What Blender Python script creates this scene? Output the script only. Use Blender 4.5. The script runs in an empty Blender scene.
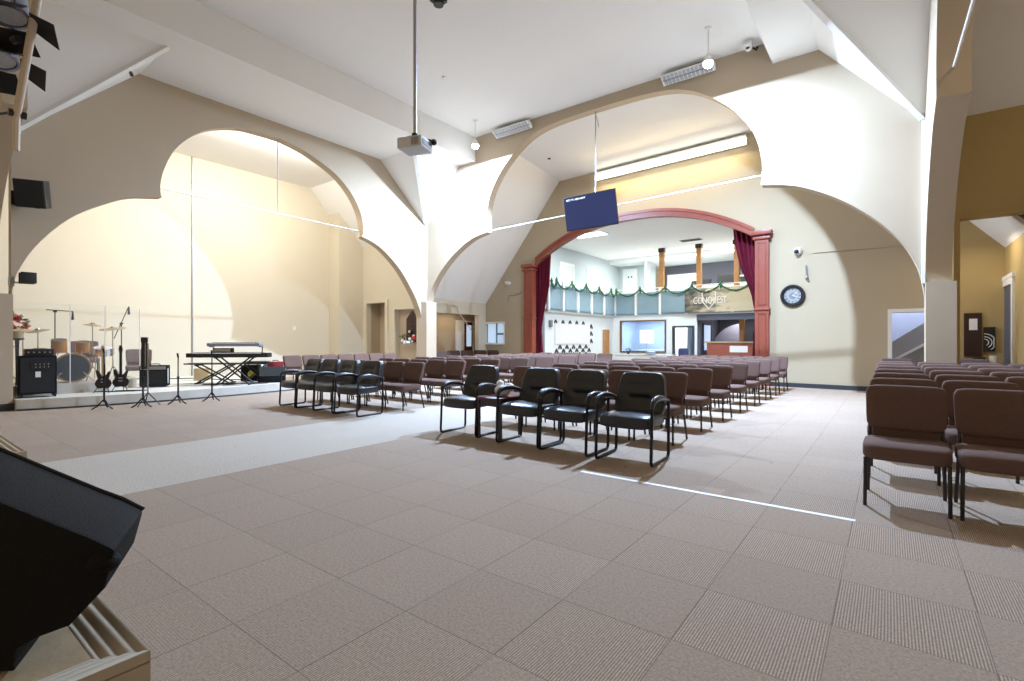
import bpy, bmesh, math, random
from mathutils import Vector, Matrix
from mathutils.geometry import tessellate_polygon
random.seed(7)
COL = bpy.context.scene.collection
PI = math.pi
R = math.radians

# ------------------------------------------------------------------ materials
def srgb(r, g, b):
    f = lambda c: c/12.92 if c <= .04045 else ((c+.055)/1.055)**2.4
    return (f(r/255), f(g/255), f(b/255), 1)

def mat(name, col, rough=.6, metal=0., noise=0., scale=8., bump=0., spec=.5, emit=None, es=0., bscale=None):
    m = bpy.data.materials.new(name); m.use_nodes = True
    nt = m.node_tree; b = nt.nodes['Principled BSDF']
    b.inputs['Roughness'].default_value = rough
    b.inputs['Metallic'].default_value = metal
    b.inputs['Specular IOR Level'].default_value = spec
    b.inputs['Base Color'].default_value = col
    tc = nt.nodes.new('ShaderNodeTexCoord')
    if noise:
        n = nt.nodes.new('ShaderNodeTexNoise'); n.inputs['Scale'].default_value = scale
        n.inputs['Detail'].default_value = 4
        nt.links.new(tc.outputs['Object'], n.inputs['Vector'])
        mx = nt.nodes.new('ShaderNodeMix'); mx.data_type = 'RGBA'
        mx.inputs[6].default_value = tuple(c*(1-noise) for c in col[:3])+(1,)
        mx.inputs[7].default_value = tuple(min(1, c*(1+noise)) for c in col[:3])+(1,)
        nt.links.new(n.outputs['Fac'], mx.inputs[0])
        nt.links.new(mx.outputs[2], b.inputs['Base Color'])
    if bump:
        n2 = nt.nodes.new('ShaderNodeTexNoise'); n2.inputs['Scale'].default_value = bscale or scale*6
        n2.inputs['Detail'].default_value = 3
        nt.links.new(tc.outputs['Object'], n2.inputs['Vector'])
        bp = nt.nodes.new('ShaderNodeBump'); bp.inputs['Strength'].default_value = bump
        bp.inputs['Distance'].default_value = .01
        nt.links.new(n2.outputs['Fac'], bp.inputs['Height'])
        nt.links.new(bp.outputs['Normal'], b.inputs['Normal'])
    if emit:
        b.inputs['Emission Color'].default_value = emit
        b.inputs['Emission Strength'].default_value = es
    return m

def glass_mat(name, tint=(.97, .98, .98, 1), alpha=.12, rough=.03):
    m = bpy.data.materials.new(name); m.use_nodes = True
    nt = m.node_tree; out = nt.nodes['Material Output']; b = nt.nodes['Principled BSDF']
    b.inputs['Base Color'].default_value = tint; b.inputs['Roughness'].default_value = rough
    t = nt.nodes.new('ShaderNodeBsdfTransparent'); t.inputs[0].default_value = tint
    mx = nt.nodes.new('ShaderNodeMixShader'); mx.inputs[0].default_value = alpha
    nt.links.new(t.outputs[0], mx.inputs[1]); nt.links.new(b.outputs[0], mx.inputs[2])
    nt.links.new(mx.outputs[0], out.inputs['Surface'])
    return m

M = {}
M['tan'] = mat('tan_paint', (.46, .37, .265, 1), .75, noise=.03, scale=1.5, bump=.08, bscale=60)
M['cream'] = mat('pale_cream', (.63, .57, .45, 1), .75, noise=.03, scale=1.2, bump=.06, bscale=60)  # paler and less saturated than tan
M['prosc'] = mat('golden_tan_paint', (.47, .38, .255, 1), .75, noise=.03, scale=1.5, bump=.08, bscale=60)
M['mustard'] = mat('mustard_paint', (.42, .305, .13, 1), .75, noise=.03, scale=1.2, bump=.06, bscale=60)
M['white'] = mat('white_plaster', (.84, .83, .81, 1), .8, noise=.02, scale=1.2, bump=.08, bscale=50)
M['trimwhite'] = mat('white_gloss_trim', (.85, .84, .82, 1), .45, noise=.02, scale=5)
M['hallwhite'] = mat('hall_white_paint', (.80, .83, .82, 1), .7, noise=.02, scale=2)
M['hallgrey'] = mat('hall_grey_paint', (.55, .60, .62, 1), .7, noise=.02, scale=2)
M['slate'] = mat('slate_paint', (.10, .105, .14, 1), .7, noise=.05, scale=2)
M['fascia'] = mat('blue_grey_panel', (.25, .36, .42, 1), .6, noise=.12, scale=3)
M['baseb'] = mat('dark_vinyl_baseboard', (.035, .037, .042, 1), .5, noise=.1)
M['black_metal'] = mat('black_steel', (.012, .012, .014, 1), .35, .4, noise=.1, scale=10)
M['dark_metal'] = mat('dark_bronze_steel', (.03, .025, .024, 1), .4, .3, noise=.1, scale=10)
M['chrome'] = mat('chrome', (.72, .72, .73, 1), .2, 1., noise=.05, scale=6)
M['steel'] = mat('grey_steel', (.42, .43, .44, 1), .35, .8, noise=.05, scale=6)
M['leather'] = mat('black_leather', (.019, .021, .027, 1), .33, noise=.15, scale=6, bump=.15, bscale=90)
M['brownfab'] = mat('brown_upholstery', (.14, .085, .07, 1), .9, noise=.12, scale=30, bump=.3, bscale=250, spec=.25)
M['brownfab_shaded'] = mat('shaded_brown_upholstery', (.075, .045, .04, 1), .9, noise=.12, scale=30, bump=.3, bscale=250, spec=.25)  # brown chair fabric with the shade painted into its colour
M['blackplastic'] = mat('black_plastic', (.013, .013, .014, 1), .45, noise=.1, scale=12)
M['tolex'] = mat('black_textured_vinyl', (.009, .009, .010, 1), .75, spec=.15, noise=.2, scale=40, bump=.4, bscale=260)
M['grille'] = mat('dark_speaker_cloth', (.016, .017, .018, 1), .85, noise=.25, scale=80)
M['redwood'] = mat('red_mahogany', (.30, .075, .045, 1), .4, noise=.22, scale=4)
M['darkwood'] = mat('dark_stained_wood', (.035, .014, .013, 1), .35, noise=.25, scale=5)
M['cherry'] = mat('cherry_wood', (.11, .022, .018, 1), .3, noise=.25, scale=5)
M['orangewood'] = mat('orange_varnished_wood', (.48, .22, .06, 1), .45, noise=.2, scale=5)
M['ply'] = mat('worn_plywood', (.38, .285, .17, 1), .65, noise=.45, scale=7, bump=.15)
M['moulding'] = mat('light_wood_moulding', (.46, .40, .32, 1), .55, noise=.15, scale=9)
M['curtain'] = mat('burgundy_velvet', (.16, .012, .03, 1), .85, noise=.15, scale=8, spec=.2)
M['stage_white'] = mat('worn_white_platform_paint', (.62, .60, .55, 1), .7, noise=.2, scale=3, bump=.1)
M['stage_face'] = mat('scuffed_platform_face', (.50, .45, .38, 1), .75, noise=.25, scale=4)
M['screen'] = mat('tv_screen', (.006, .009, .025, 1), .25, emit=(.055, .075, .24, 1), es=.36)
M['textglow'] = mat('screen_text', (.8, .85, .95, 1), .5, emit=(.8, .85, 1, 1), es=1.2)
M['led'] = mat('led_bulb', (1, 1, 1, 1), .5, emit=(.9, .95, 1, 1), es=60)
M['tube_on'] = mat('lit_fluorescent_lens', (1, 1, .95, 1), .5, emit=(1, .97, .82, 1), es=4)
M['panel_on'] = mat('lit_ceiling_panel', (1, 1, 1, 1), .5, emit=(.97, 1, 1, 1), es=5)
M['lens'] = mat('fluorescent_prism_lens', (.42, .43, .46, 1), .3, noise=.3, scale=30)
M['projgrey'] = mat('grey_plastic', (.62, .62, .62, 1), .5, noise=.05)
M['acrylic'] = glass_mat('clear_acrylic', tint=(.985, .99, .99, 1), alpha=.03)
M['glass'] = glass_mat('window_glass', (.93, .96, .98, 1), .10)
M['skyglass'] = mat('daylit_window', (.6, .75, .9, 1), .2, emit=(.55, .72, .95, 1), es=.6)
M['paper'] = mat('white_paper', (.80, .78, .76, 1), .8, noise=.05)
M['orange_lac'] = mat('amber_drum_lacquer', (.42, .19, .05, 1), .25, noise=.25, scale=6)
M['brass'] = mat('cymbal_bronze', (.42, .34, .22, 1), .35, .8, noise=.15, scale=20)
M['drumhead'] = mat('dark_drum_head', (.05, .055, .06, 1), .5, noise=.1)
M['red'] = mat('poinsettia_red', (.45, .02, .015, 1), .6, noise=.25, scale=12)
M['green'] = mat('leaf_green', (.03, .11, .035, 1), .6, noise=.4, scale=14)
M['garland'] = mat('evergreen_garland', (.025, .13, .06, 1), .7, noise=.5, scale=25)
M['yellow'] = mat('yellow_plastic', (.65, .55, .06, 1), .5, noise=.1)
M['redbox'] = mat('red_case', (.30, .03, .04, 1), .5, noise=.1)
M['maple'] = mat('maple_neck', (.58, .40, .22, 1), .4, noise=.15, scale=9)
M['silver_blue'] = mat('silver_synth_shell', (.28, .30, .42, 1), .4, .3, noise=.08)
M['keys'] = mat('keyboard_keys', (.75, .75, .74, 1), .4, noise=.05)
M['beigebox'] = mat('kraft_box', (.46, .36, .20, 1), .75, noise=.1)
M['clockface'] = mat('grey_clock_face', (.34, .34, .34, 1), .5, noise=.15, scale=9)
M['lilac'] = mat('lilac_wall', (.42, .42, .55, 1), .7, noise=.04)
M['officeblue'] = mat('office_blue_wall', (.42, .56, .78, 1), .7, noise=.04)
M['violetwall'] = mat('stairwell_blue_white', (.62, .68, .88, 1), .7, noise=.03)
M['stairgrey'] = mat('stair_panel_grey', (.36, .35, .35, 1), .7, noise=.06)
M['counterwhite'] = mat('white_counter', (.78, .80, .78, 1), .5, noise=.03)
M['navy'] = mat('navy_plastic', (.03, .04, .12, 1), .5, noise=.1)
M['tissue'] = mat('white_plastic_wrap', (.80, .79, .80, 1), .3, noise=.12, scale=30, bump=.4, bscale=40)
M['walnut'] = mat('brown_window_wood', (.17, .075, .03, 1), .45, noise=.2, scale=5)
M['tape'] = mat('white_floor_tape', (.86, .86, .86, 1), .6, noise=.03)
M['camwhite'] = mat('white_camera_plastic', (.8, .8, .8, 1), .4, noise=.03)
M['pinkpole'] = mat('beige_painted_pipe', (.58, .47, .36, 1), .5, noise=.08)
M['bluelens'] = mat('lamp_reflector', (.30, .33, .45, 1), .18, .9, noise=.3, scale=14)
M['ventgrey'] = mat('grey_vent', (.22, .22, .22, 1), .6, noise=.1)
M['grass_lamp'] = mat('green_ceramic', (.30, .32, .14, 1), .4, noise=.1)

def carpet():
    m = bpy.data.materials.new('carpet_tiles'); m.use_nodes = True
    nt = m.node_tree; b = nt.nodes['Principled BSDF']; L = nt.links
    b.inputs['Roughness'].default_value = .95; b.inputs['Specular IOR Level'].default_value = .15
    N = lambda t: nt.nodes.new(t)
    def math_(op, a, c=None, d=None):
        n = N('ShaderNodeMath'); n.operation = op
        for i, v in enumerate((a, c, d)):
            if v is None: continue
            if isinstance(v, (int, float)): n.inputs[i].default_value = v
            else: L.new(v, n.inputs[i])
        return n.outputs[0]
    def mix(f, a, c):
        n = N('ShaderNodeMix'); n.data_type = 'RGBA'
        for i, v in ((0, f), (6, a), (7, c)):
            if isinstance(v, tuple): n.inputs[i].default_value = v
            elif isinstance(v, (int, float)): n.inputs[i].default_value = v
            else: L.new(v, n.inputs[i])
        return n.outputs[2]
    tc = N('ShaderNodeTexCoord'); sp = N('ShaderNodeSeparateXYZ'); L.new(tc.outputs['Object'], sp.inputs[0])
    S = .505
    tx = math_('DIVIDE', math_('ADD', sp.outputs[0], .195+50*S), S)
    ty = math_('DIVIDE', math_('ADD', sp.outputs[1], -4.0+50*S), S)
    ix = math_('FLOOR', tx); iy = math_('FLOOR', ty)
    par = math_('MODULO', math_('ADD', ix, iy), 2.)
    fx = math_('FRACT', tx); fy = math_('FRACT', ty)
    ribx = math_('SINE', math_('MULTIPLY', fx, 2*PI*46))
    riby = math_('SINE', math_('MULTIPLY', fy, 2*PI*46))
    par2 = math_('GREATER_THAN', par, .5)
    rib = math_('ADD', math_('MULTIPLY', ribx, par2), math_('MULTIPLY', math_('MULTIPLY', riby, .3), math_('SUBTRACT', 1., par2)))
    # pale aisle strip of plain carpet
    inA = math_('MULTIPLY', math_('GREATER_THAN', sp.outputs[0], -6.62), math_('LESS_THAN', sp.outputs[0], -4.75))
    cmb = N('ShaderNodeCombineXYZ'); L.new(ix, cmb.inputs[0]); L.new(iy, cmb.inputs[1])
    wn = N('ShaderNodeTexWhiteNoise'); wn.noise_dimensions = '3D'; L.new(cmb.outputs[0], wn.inputs['Vector'])
    fine = N('ShaderNodeTexNoise'); fine.inputs['Scale'].default_value = 80; fine.inputs['Detail'].default_value = 4; fine.inputs['Roughness'].default_value = .7
    L.new(tc.outputs['Object'], fine.inputs['Vector'])
    big = N('ShaderNodeTexNoise'); big.inputs['Scale'].default_value = 2.3; big.inputs['Detail'].default_value = 5
    L.new(tc.outputs['Object'], big.inputs['Vector'])
    brown = mix(wn.outputs['Value'], (.63, .475, .355, 1), (.70, .535, .405, 1))
    pale = mix(wn.outputs['Value'], (.66, .61, .53, 1), (.70, .65, .57, 1))
    base = mix(inA, brown, pale)
    fr_ = N('ShaderNodeMapRange'); fr_.inputs['From Min'].default_value = .3; fr_.inputs['From Max'].default_value = .7; L.new(fine.outputs['Fac'], fr_.inputs[0])
    base = mix(math_('MULTIPLY', fr_.outputs[0], .8), base, (.16, .12, .09, 1))
    base = mix(math_('MULTIPLY', big.outputs['Fac'], .3), base, (.44, .39, .35, 1))
    med = N('ShaderNodeTexNoise'); med.inputs['Scale'].default_value = 45; med.inputs['Detail'].default_value = 4; med.inputs['Roughness'].default_value = .7
    L.new(tc.outputs['Object'], med.inputs['Vector'])
    base = mix(math_('MULTIPLY', math_('SUBTRACT', med.outputs['Fac'], .35), .8), base, (.60, .52, .46, 1))
    notA = math_('SUBTRACT', 1., math_('MULTIPLY', inA, .9))
    ribf = math_('MULTIPLY', math_('MULTIPLY', math_('MULTIPLY', math_('ADD', rib, 1.), .36), notA), 1.)
    base = mix(ribf, base, (.13, .10, .08, 1))
    # tile seams
    ex = math_('MINIMUM', fx, math_('SUBTRACT', 1., fx)); ey = math_('MINIMUM', fy, math_('SUBTRACT', 1., fy))
    seam = math_('LESS_THAN', math_('MINIMUM', ex, ey), .005)
    base = mix(math_('MULTIPLY', math_('MULTIPLY', seam, .45), notA), base, (.06, .05, .045, 1))
    # small spots of dirt
    vo = N('ShaderNodeTexVoronoi'); vo.inputs['Scale'].default_value = 1.7; L.new(tc.outputs['Object'], vo.inputs['Vector'])
    nz = N('ShaderNodeTexNoise'); nz.inputs['Scale'].default_value = 30; L.new(tc.outputs['Object'], nz.inputs['Vector'])
    spot = math_('LESS_THAN', math_('ADD', vo.outputs['Distance'], math_('MULTIPLY', nz.outputs['Fac'], .05)), .052)
    base = mix(math_('MULTIPLY', spot, .6), base, (.06, .04, .03, 1))
    L.new(base, b.inputs['Base Color'])
    bp = N('ShaderNodeBump'); bp.inputs['Strength'].default_value = .25; bp.inputs['Distance'].default_value = .004
    L.new(math_('ADD', math_('MULTIPLY', rib, math_('MULTIPLY', notA, .5)), fine.outputs['Fac']), bp.inputs['Height'])
    L.new(bp.outputs['Normal'], b.inputs['Normal'])
    return m
M['carpet'] = carpet()

def banner_mat():
    m = bpy.data.materials.new('printed_banner'); m.use_nodes = True
    nt = m.node_tree; b = nt.nodes['Principled BSDF']; L = nt.links
    b.inputs['Roughness'].default_value = .6
    tc = nt.nodes.new('ShaderNodeTexCoord')
    n = nt.nodes.new('ShaderNodeTexNoise'); n.inputs['Scale'].default_value = 2.2; n.inputs['Detail'].default_value = 6
    mp = nt.nodes.new('ShaderNodeMapping'); mp.inputs['Scale'].default_value = (1, 1, 2.5)
    L.new(tc.outputs['Object'], mp.inputs[0]); L.new(mp.outputs[0], n.inputs['Vector'])
    sp = nt.nodes.new('ShaderNodeSeparateXYZ'); L.new(tc.outputs['Object'], sp.inputs[0])
    a = nt.nodes.new('ShaderNodeMath'); a.operation = 'MULTIPLY_ADD'; a.inputs[1].default_value = .16; a.inputs[2].default_value = -.05
    L.new(sp.outputs[0], a.inputs[0])
    s = nt.nodes.new('ShaderNodeMath'); s.operation = 'ADD'; L.new(a.outputs[0], s.inputs[0]); L.new(n.outputs['Fac'], s.inputs[1])
    cr = nt.nodes.new('ShaderNodeValToRGB'); e = cr.color_ramp.elements
    e[0].position = .38; e[0].color = (.05, .055, .06, 1)
    e[1].position = .72; e[1].color = (.55, .47, .32, 1)
    k = e.new(.55); k.color = (.22, .19, .14, 1)
    L.new(s.outputs[0], cr.inputs[0]); L.new(cr.outputs[0], b.inputs['Base Color'])
    return m
M['banner'] = banner_mat()

# ------------------------------------------------------------------ mesh builder
class B:
    def __init__(s): s.v = []; s.f = []
    def add(s, vs, fs, mtx=None):
        o = len(s.v)
        s.v += [tuple(mtx @ Vector(p)) if mtx else tuple(p) for p in vs]
        s.f += [tuple(i+o for i in f) for f in fs]
        return s
    def box(s, x0, x1, y0, y1, z0, z1, mtx=None):
        vs = [(x, y, z) for z in (z0, z1) for y in (y0, y1) for x in (x0, x1)]
        return s.add(vs, [(0, 2, 3, 1), (4, 5, 7, 6), (0, 1, 5, 4), (2, 6, 7, 3), (0, 4, 6, 2), (1, 3, 7, 5)], mtx)
    def cbox(s, c, d, mtx=None):
        return s.box(c[0]-d[0]/2, c[0]+d[0]/2, c[1]-d[1]/2, c[1]+d[1]/2, c[2]-d[2]/2, c[2]+d[2]/2, mtx)
    def prism(s, loops, fa, fb):
        """loops: outline (and holes) of 2-d points; fa, fb map a 2-d point to the two faces"""
        if not isinstance(loops[0], list): loops = [loops]
        flat = [p for l in loops for p in l]
        tri = tessellate_polygon([[Vector((p[0], p[1], 0)) for p in l] for l in loops])
        n = len(flat)
        vs = [fa(*p) for p in flat]+[fb(*p) for p in flat]
        fs = [tuple(t) for t in tri]+[tuple(i+n for i in reversed(t)) for t in tri]
        o = 0
        for l in loops:
            k = len(l)
            for i in range(k):
                j = (i+1) % k
                fs.append((o+i, o+j, o+j+n, o+i+n))
            o += k
        return s.add(vs, fs)
    def tube(s, pts, r, n=8, closed=False, sx=1., caps=True):
        pts = [Vector(p) for p in pts]; k = len(pts); o = len(s.v)
        rr = r if isinstance(r, (list, tuple)) else [r]*k
        up = Vector((0, 0, 1)); prev = None
        for i, p in enumerate(pts):
            a = pts[(i-1) % k] if (i or closed) else p
            c = pts[(i+1) % k] if (i < k-1 or closed) else p
            t = (c-a).normalized() if (c-a).length else Vector((0, 0, 1))
            if prev is None:
                q = Vector((1, 0, 0)) if abs(t.x) < .9 else Vector((0, 1, 0))
                u = t.cross(q).normalized()
            else:
                u = (prev-t*prev.dot(t)).normalized()
            prev = u; w = t.cross(u)
            for j in range(n):
                an = 2*PI*j/n+PI/n
                s.v.append(tuple(p+(u*math.cos(an)*sx+w*math.sin(an))*rr[i]))
        m = k if closed else k-1
        for i in range(m):
            for j in range(n):
                i2 = (i+1) % k
                s.f.append((o+i*n+j, o+i*n+(j+1) % n, o+i2*n+(j+1) % n, o+i2*n+j))
        if not closed and caps:
            s.f.append(tuple(o+j for j in reversed(range(n)))); s.f.append(tuple(o+(k-1)*n+j for j in range(n)))
        return s
    def lathe(s, prof, n=20, mtx=None):
        vs = []; fs = []; k = len(prof)
        for (r, z) in prof:
            for j in range(n):
                a = 2*PI*j/n; vs.append((r*math.cos(a), r*math.sin(a), z))
        for i in range(k-1):
            for j in range(n):
                fs.append((i*n+j, i*n+(j+1) % n, (i+1)*n+(j+1) % n, (i+1)*n+j))
        fs.append(tuple(reversed(range(n)))); fs.append(tuple((k-1)*n+j for j in range(n)))
        return s.add(vs, fs, mtx)
    def pad(s, c, d, p=5., n=6, warp=None, mtx=None):
        """rounded cushion: a super-ellipsoid of size d about c"""
        idx = {}; vs = []; fs = []
        def vid(a):
            key = tuple(round(x, 5) for x in a)
            if key not in idx:
                q = [x*1.0 for x in a]
                sc = 1/(sum(abs(x)**p for x in q)**(1/p))
                q = [x*sc for x in q]
                if warp: q = warp(*q)
                vs.append((c[0]+q[0]*d[0]/2, c[1]+q[1]*d[1]/2, c[2]+q[2]*d[2]/2)); idx[key] = len(vs)-1
            return idx[key]
        g = [-1+2*i/n for i in range(n+1)]
        for ax in range(3):
            for sg in (-1, 1):
                for i in range(n):
                    for j in range(n):
                        cs = []
                        for (u, w) in ((g[i], g[j]), (g[i+1], g[j]), (g[i+1], g[j+1]), (g[i], g[j+1])):
                            a = [0, 0, 0]; a[ax] = sg; a[(ax+1) % 3] = u; a[(ax+2) % 3] = w
                            cs.append(vid(a))
                        fs.append(tuple(cs if sg > 0 else reversed(cs)))
        return s.add(vs, fs, mtx)
    def ball(s, c, r, n=10, m=7, mtx=None):
        if not isinstance(r, (tuple, list)): r = (r, r, r)
        vs = [(c[0], c[1], c[2]-r[2])]; fs = []
        for i in range(1, m):
            th = PI*i/m
            for j in range(n):
                a = 2*PI*j/n
                vs.append((c[0]+r[0]*math.sin(th)*math.cos(a), c[1]+r[1]*math.sin(th)*math.sin(a), c[2]-r[2]*math.cos(th)))
        vs.append((c[0], c[1], c[2]+r[2]))
        for j in range(n): fs.append((0, 1+(j+1) % n, 1+j))
        for i in range(m-2):
            for j in range(n):
                fs.append((1+i*n+j, 1+i*n+(j+1) % n, 1+(i+1)*n+(j+1) % n, 1+(i+1)*n+j))
        t = len(vs)-1
        for j in range(n): fs.append((t, 1+(m-2)*n+j, 1+(m-2)*n+(j+1) % n))
        return s.add(vs, fs, mtx)
    def mesh(s, name, material, ang=40, bevel=0):
        me = bpy.data.meshes.new(name); me.from_pydata(s.v, [], s.f)
        bm = bmesh.new(); bm.from_mesh(me)
        bmesh.ops.recalc_face_normals(bm, faces=bm.faces)
        if bevel:
            bmesh.ops.remove_doubles(bm, verts=bm.verts, dist=1e-5)
            es = [e for e in bm.edges if len(e.link_faces) == 2 and e.calc_face_angle(0) > R(50)]
            bmesh.ops.bevel(bm, geom=es, offset=bevel, segments=2, affect='EDGES', profile=.6)
        bm.to_mesh(me); bm.free()
        for p in me.polygons: p.use_smooth = True
        me.set_sharp_from_angle(angle=R(ang))
        me.materials.append(material)
        return me

def obj(name, b, material, parent=None, ang=40, bevel=0, loc=None, label=None):
    me = b.mesh(name, material, ang, bevel) if isinstance(b, B) else b
    o = bpy.data.objects.new(name, me); COL.objects.link(o)
    if parent: o.parent = parent
    if loc: o.location = loc
    if label: o['label'] = label
    return o
def tag(o, label, cat, group=None):
    o['label'] = label; o['category'] = cat
    if group: o['group'] = group
    return o
def thing(name, label, cat, loc=(0, 0, 0), rz=0, group=None):
    o = bpy.data.objects.new(name, None); COL.objects.link(o)
    o.empty_display_size = .1; o.location = loc; o.rotation_euler = (0, 0, rz)
    return tag(o, label, cat, group)
def struct(name, b, m, parent=None, ang=40, bevel=0):
    o = obj(name, b, m, parent, ang, bevel)
    if not parent: o['kind'] = 'structure'
    return o
def dup(root, loc, rz, label, group=None):
    r = root.copy(); COL.objects.link(r); r.location = loc; r.rotation_euler = (0, 0, rz)
    r['label'] = label
    if group: r['group'] = group
    for ch in list(root.children):
        c = ch.copy(); COL.objects.link(c); c.parent = r
        for g in ch.children:
            d = g.copy(); COL.objects.link(d); d.parent = c
    return r
def text_mesh(body, size, extrude=.002):
    cu = bpy.data.curves.new('lettering', 'FONT'); cu.body = body; cu.size = size; cu.extrude = extrude
    t = bpy.data.objects.new('lettering', cu); COL.objects.link(t)
    bpy.context.view_layer.update()
    dg = bpy.context.evaluated_depsgraph_get()
    me = bpy.data.meshes.new_from_object(t.evaluated_get(dg))
    bpy.data.objects.remove(t); bpy.data.curves.remove(cu)
    return me
def arc(cx, cz, r, a0, a1, n=8): return [(cx+r*math.cos(R(a0+(a1-a0)*i/n)), cz+r*math.sin(R(a0+(a1-a0)*i/n))) for i in range(n+1)]
def catmull(P, k=5):
    out = []
    for i in range(len(P)-1):
        p0 = P[max(0, i-1)]; p1 = P[i]; p2 = P[i+1]; p3 = P[min(len(P)-1, i+2)]
        for j in range(k):
            t = j/k
            out.append(tuple(.5*((2*b)+(-a+c)*t+(2*a-5*b+4*c-d)*t*t+(-a+3*b-3*c+d)*t**3) for a, b, c, d in zip(p0, p1, p2, p3)))
    out.append(tuple(P[-1])); return out
def ordn(i): return ['first', 'second', 'third', 'fourth', 'fifth', 'sixth', 'seventh', 'eighth', 'ninth', 'tenth', 'eleventh'][i]

# ================================================================== THE SHELL
XA, YB, XC, YD, T = -12.15, 11.34, .5, 1.45, .25
ZC = 7.33
# ---- floor
b = B(); b.box(-17, 6, -4, 17.2, -.1, 0); struct('floor', b, M['carpet'])
b = B(); b.box(-12.5, 6, 17.2, 27, -.1, 0); o = struct('floor.001', b, M['carpet'])
# ---- multifoil arches.  Profiles are (distance from pier, height)
SM = [(0, 1.95), (.03, 2.16), (.1, 2.49), (.3, 2.93), (.66, 3.38), (1.07, 3.75), (1.49, 4.04), (2.03, 4.30), (2.62, 4.42)]
BG_B = [(2.6, 4.9), (2.68, 5.32), (2.86, 5.72), (3.19, 6.16), (3.65, 6.56), (4.1, 6.83), (4.6, 6.99), (5.3, 7.06), (6.33, 7.08)]
SMA = [(0, 1.88), (.04, 2.25), (.15, 2.57), (.33, 2.91), (.61, 3.29), (.91, 3.59), (1.31, 3.87), (1.73, 4.09), (2.25, 4.20)]
BGA1 = [(2.22, 4.45), (2.28, 4.77), (2.48, 5.26), (2.83, 5.68), (3.25, 5.98), (3.82, 6.18), (4.34, 6.23), (4.85, 6.24)]
SMA2 = [(.2, 1.95), (.26, 2.2), (.53, 2.71), (1.04, 3.37), (1.65, 3.88), (2.1, 4.1), (2.47, 4.2)]
BGA2 = [(2.44, 4.45), (2.52, 4.85), (2.82, 5.34), (3.32, 5.77), (4.0, 6.06), (4.4, 6.17), (4.85, 6.24)]
def arch_outline(L, sm1, bg1, sm2, bg2, ztop):
    left = catmull(sm1, 4)+[(bg1[0][0], bg1[0][1]-.15)]+catmull(bg1, 4)
    right = catmull(sm2, 4)+[(bg2[0][0], bg2[0][1]-.15)]+catmull(bg2, 4)
    pts = [(0, ztop)]+left+[(L-s, z) for s, z in reversed(right)]+[(L, ztop)]
    out = [pts[0]]
    for p in pts[1:]:
        if abs(p[0]-out[-1][0])+abs(p[1]-out[-1][1]) > .004: out.append(p)
    return out
LB = XC-XA
ol = arch_outline(LB, SM, BG_B, SM, BG_B, ZC+.1)
b = B(); b.prism(ol, lambda s, z: (XA+s, YB, z), lambda s, z: (XA+s, YB+T, z)); struct('wall_back', b, M['tan'], ang=35)
b = B(); b.prism(ol, lambda s, z: (XA+s, YD, z), lambda s, z: (XA+s, YD-T, z)); struct('wall_front', b, M['tan'], ang=35)
y0 = 1.64; LA = YB-y0
ol = arch_outline(LA, SMA, BGA1, SMA2, BGA2, 6.75)
b = B(); b.prism(ol, lambda s, z: (XA, y0+s, z), lambda s, z: (XA-T, y0+s, z)); struct('wall_left', b, M['tan'], ang=35)
LC = YB-YD
ol = arch_outline(LC, SM, [(s, z-.25 if z > 6.3 else z) for s, z in BG_B[:-2]]+[(LC/2, 6.78)], SM, [(s, z-.25 if z > 6.3 else z) for s, z in BG_B[:-2]]+[(LC/2, 6.78)], 7.0)
b = B(); b.prism(ol, lambda s, z: (XC, YB-s, z), lambda s, z: (XC+T+.1, YB-s, z)); struct('wall_right', b, M['tan'], ang=35)
# ---- the four piers
for nm, (x0, x1, a0, a1, h) in {'wall_pier_centre': (-12.33, -11.9, 11.14, 11.58, 2.45), 'wall_pier_right': (.5, .9, 11.12, 11.6, 2.2),
                                'wall_pier_left': (-12.4, -12.0, 1.2, 1.645, 2.0), }.items():
    b = B(); b.box(x0, x1, a0, a1, 0, h); struct(nm, b, M['tan'])
b = B(); b.box(-12.34, XA-.01, 11.2, 11.58, 2.4, 6.8); struct('wall_pier_centre.001', b, M['tan'])
# ---- ceilings
def slab(name, x0, x1, a0, a1, z, m='white', t=.1):
    b = B(); b.box(x0, x1, a0, a1, z, z+t); return struct(name, b, M[m])
slab('ceiling', -10.0, -1.9, 1.2, 11.5, ZC)
b = B(); b.box(-9.98-.12, -9.98, 1.2, 11.34, 6.615, ZC+.05); struct('ceiling_drop', b, M['white'])
slab('ceiling_soffit', -12.5, -10.08, 1.2, 11.4, 6.62)
b = B(); b.add([(-2.09, 1.2, ZC+.02), (-2.09, 10.7, ZC+.02), (-1.9, 11.34, 6.86), (-1.9, 1.2, 6.86), (-1.7, 1.2, ZC+.02), (-1.7, 11.34, ZC+.02), (-1.7, 11.34, 6.87), (-1.7, 1.2, 6.87)],
               [(0, 1, 2, 3), (0, 4, 5, 1), (1, 5, 6, 2), (2, 6, 7, 3), (4, 7, 6, 5), (0, 3, 7, 4)]); struct('ceiling_drop.001', b, M['white'])
slab('ceiling_soffit.001', -1.9, 1.0, 1.2, 11.5, 6.862)
slab('roof_light_block', -18, 7, 1.0, 30, 8.2)  # unseen slab added to keep world light from leaking in
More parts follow.
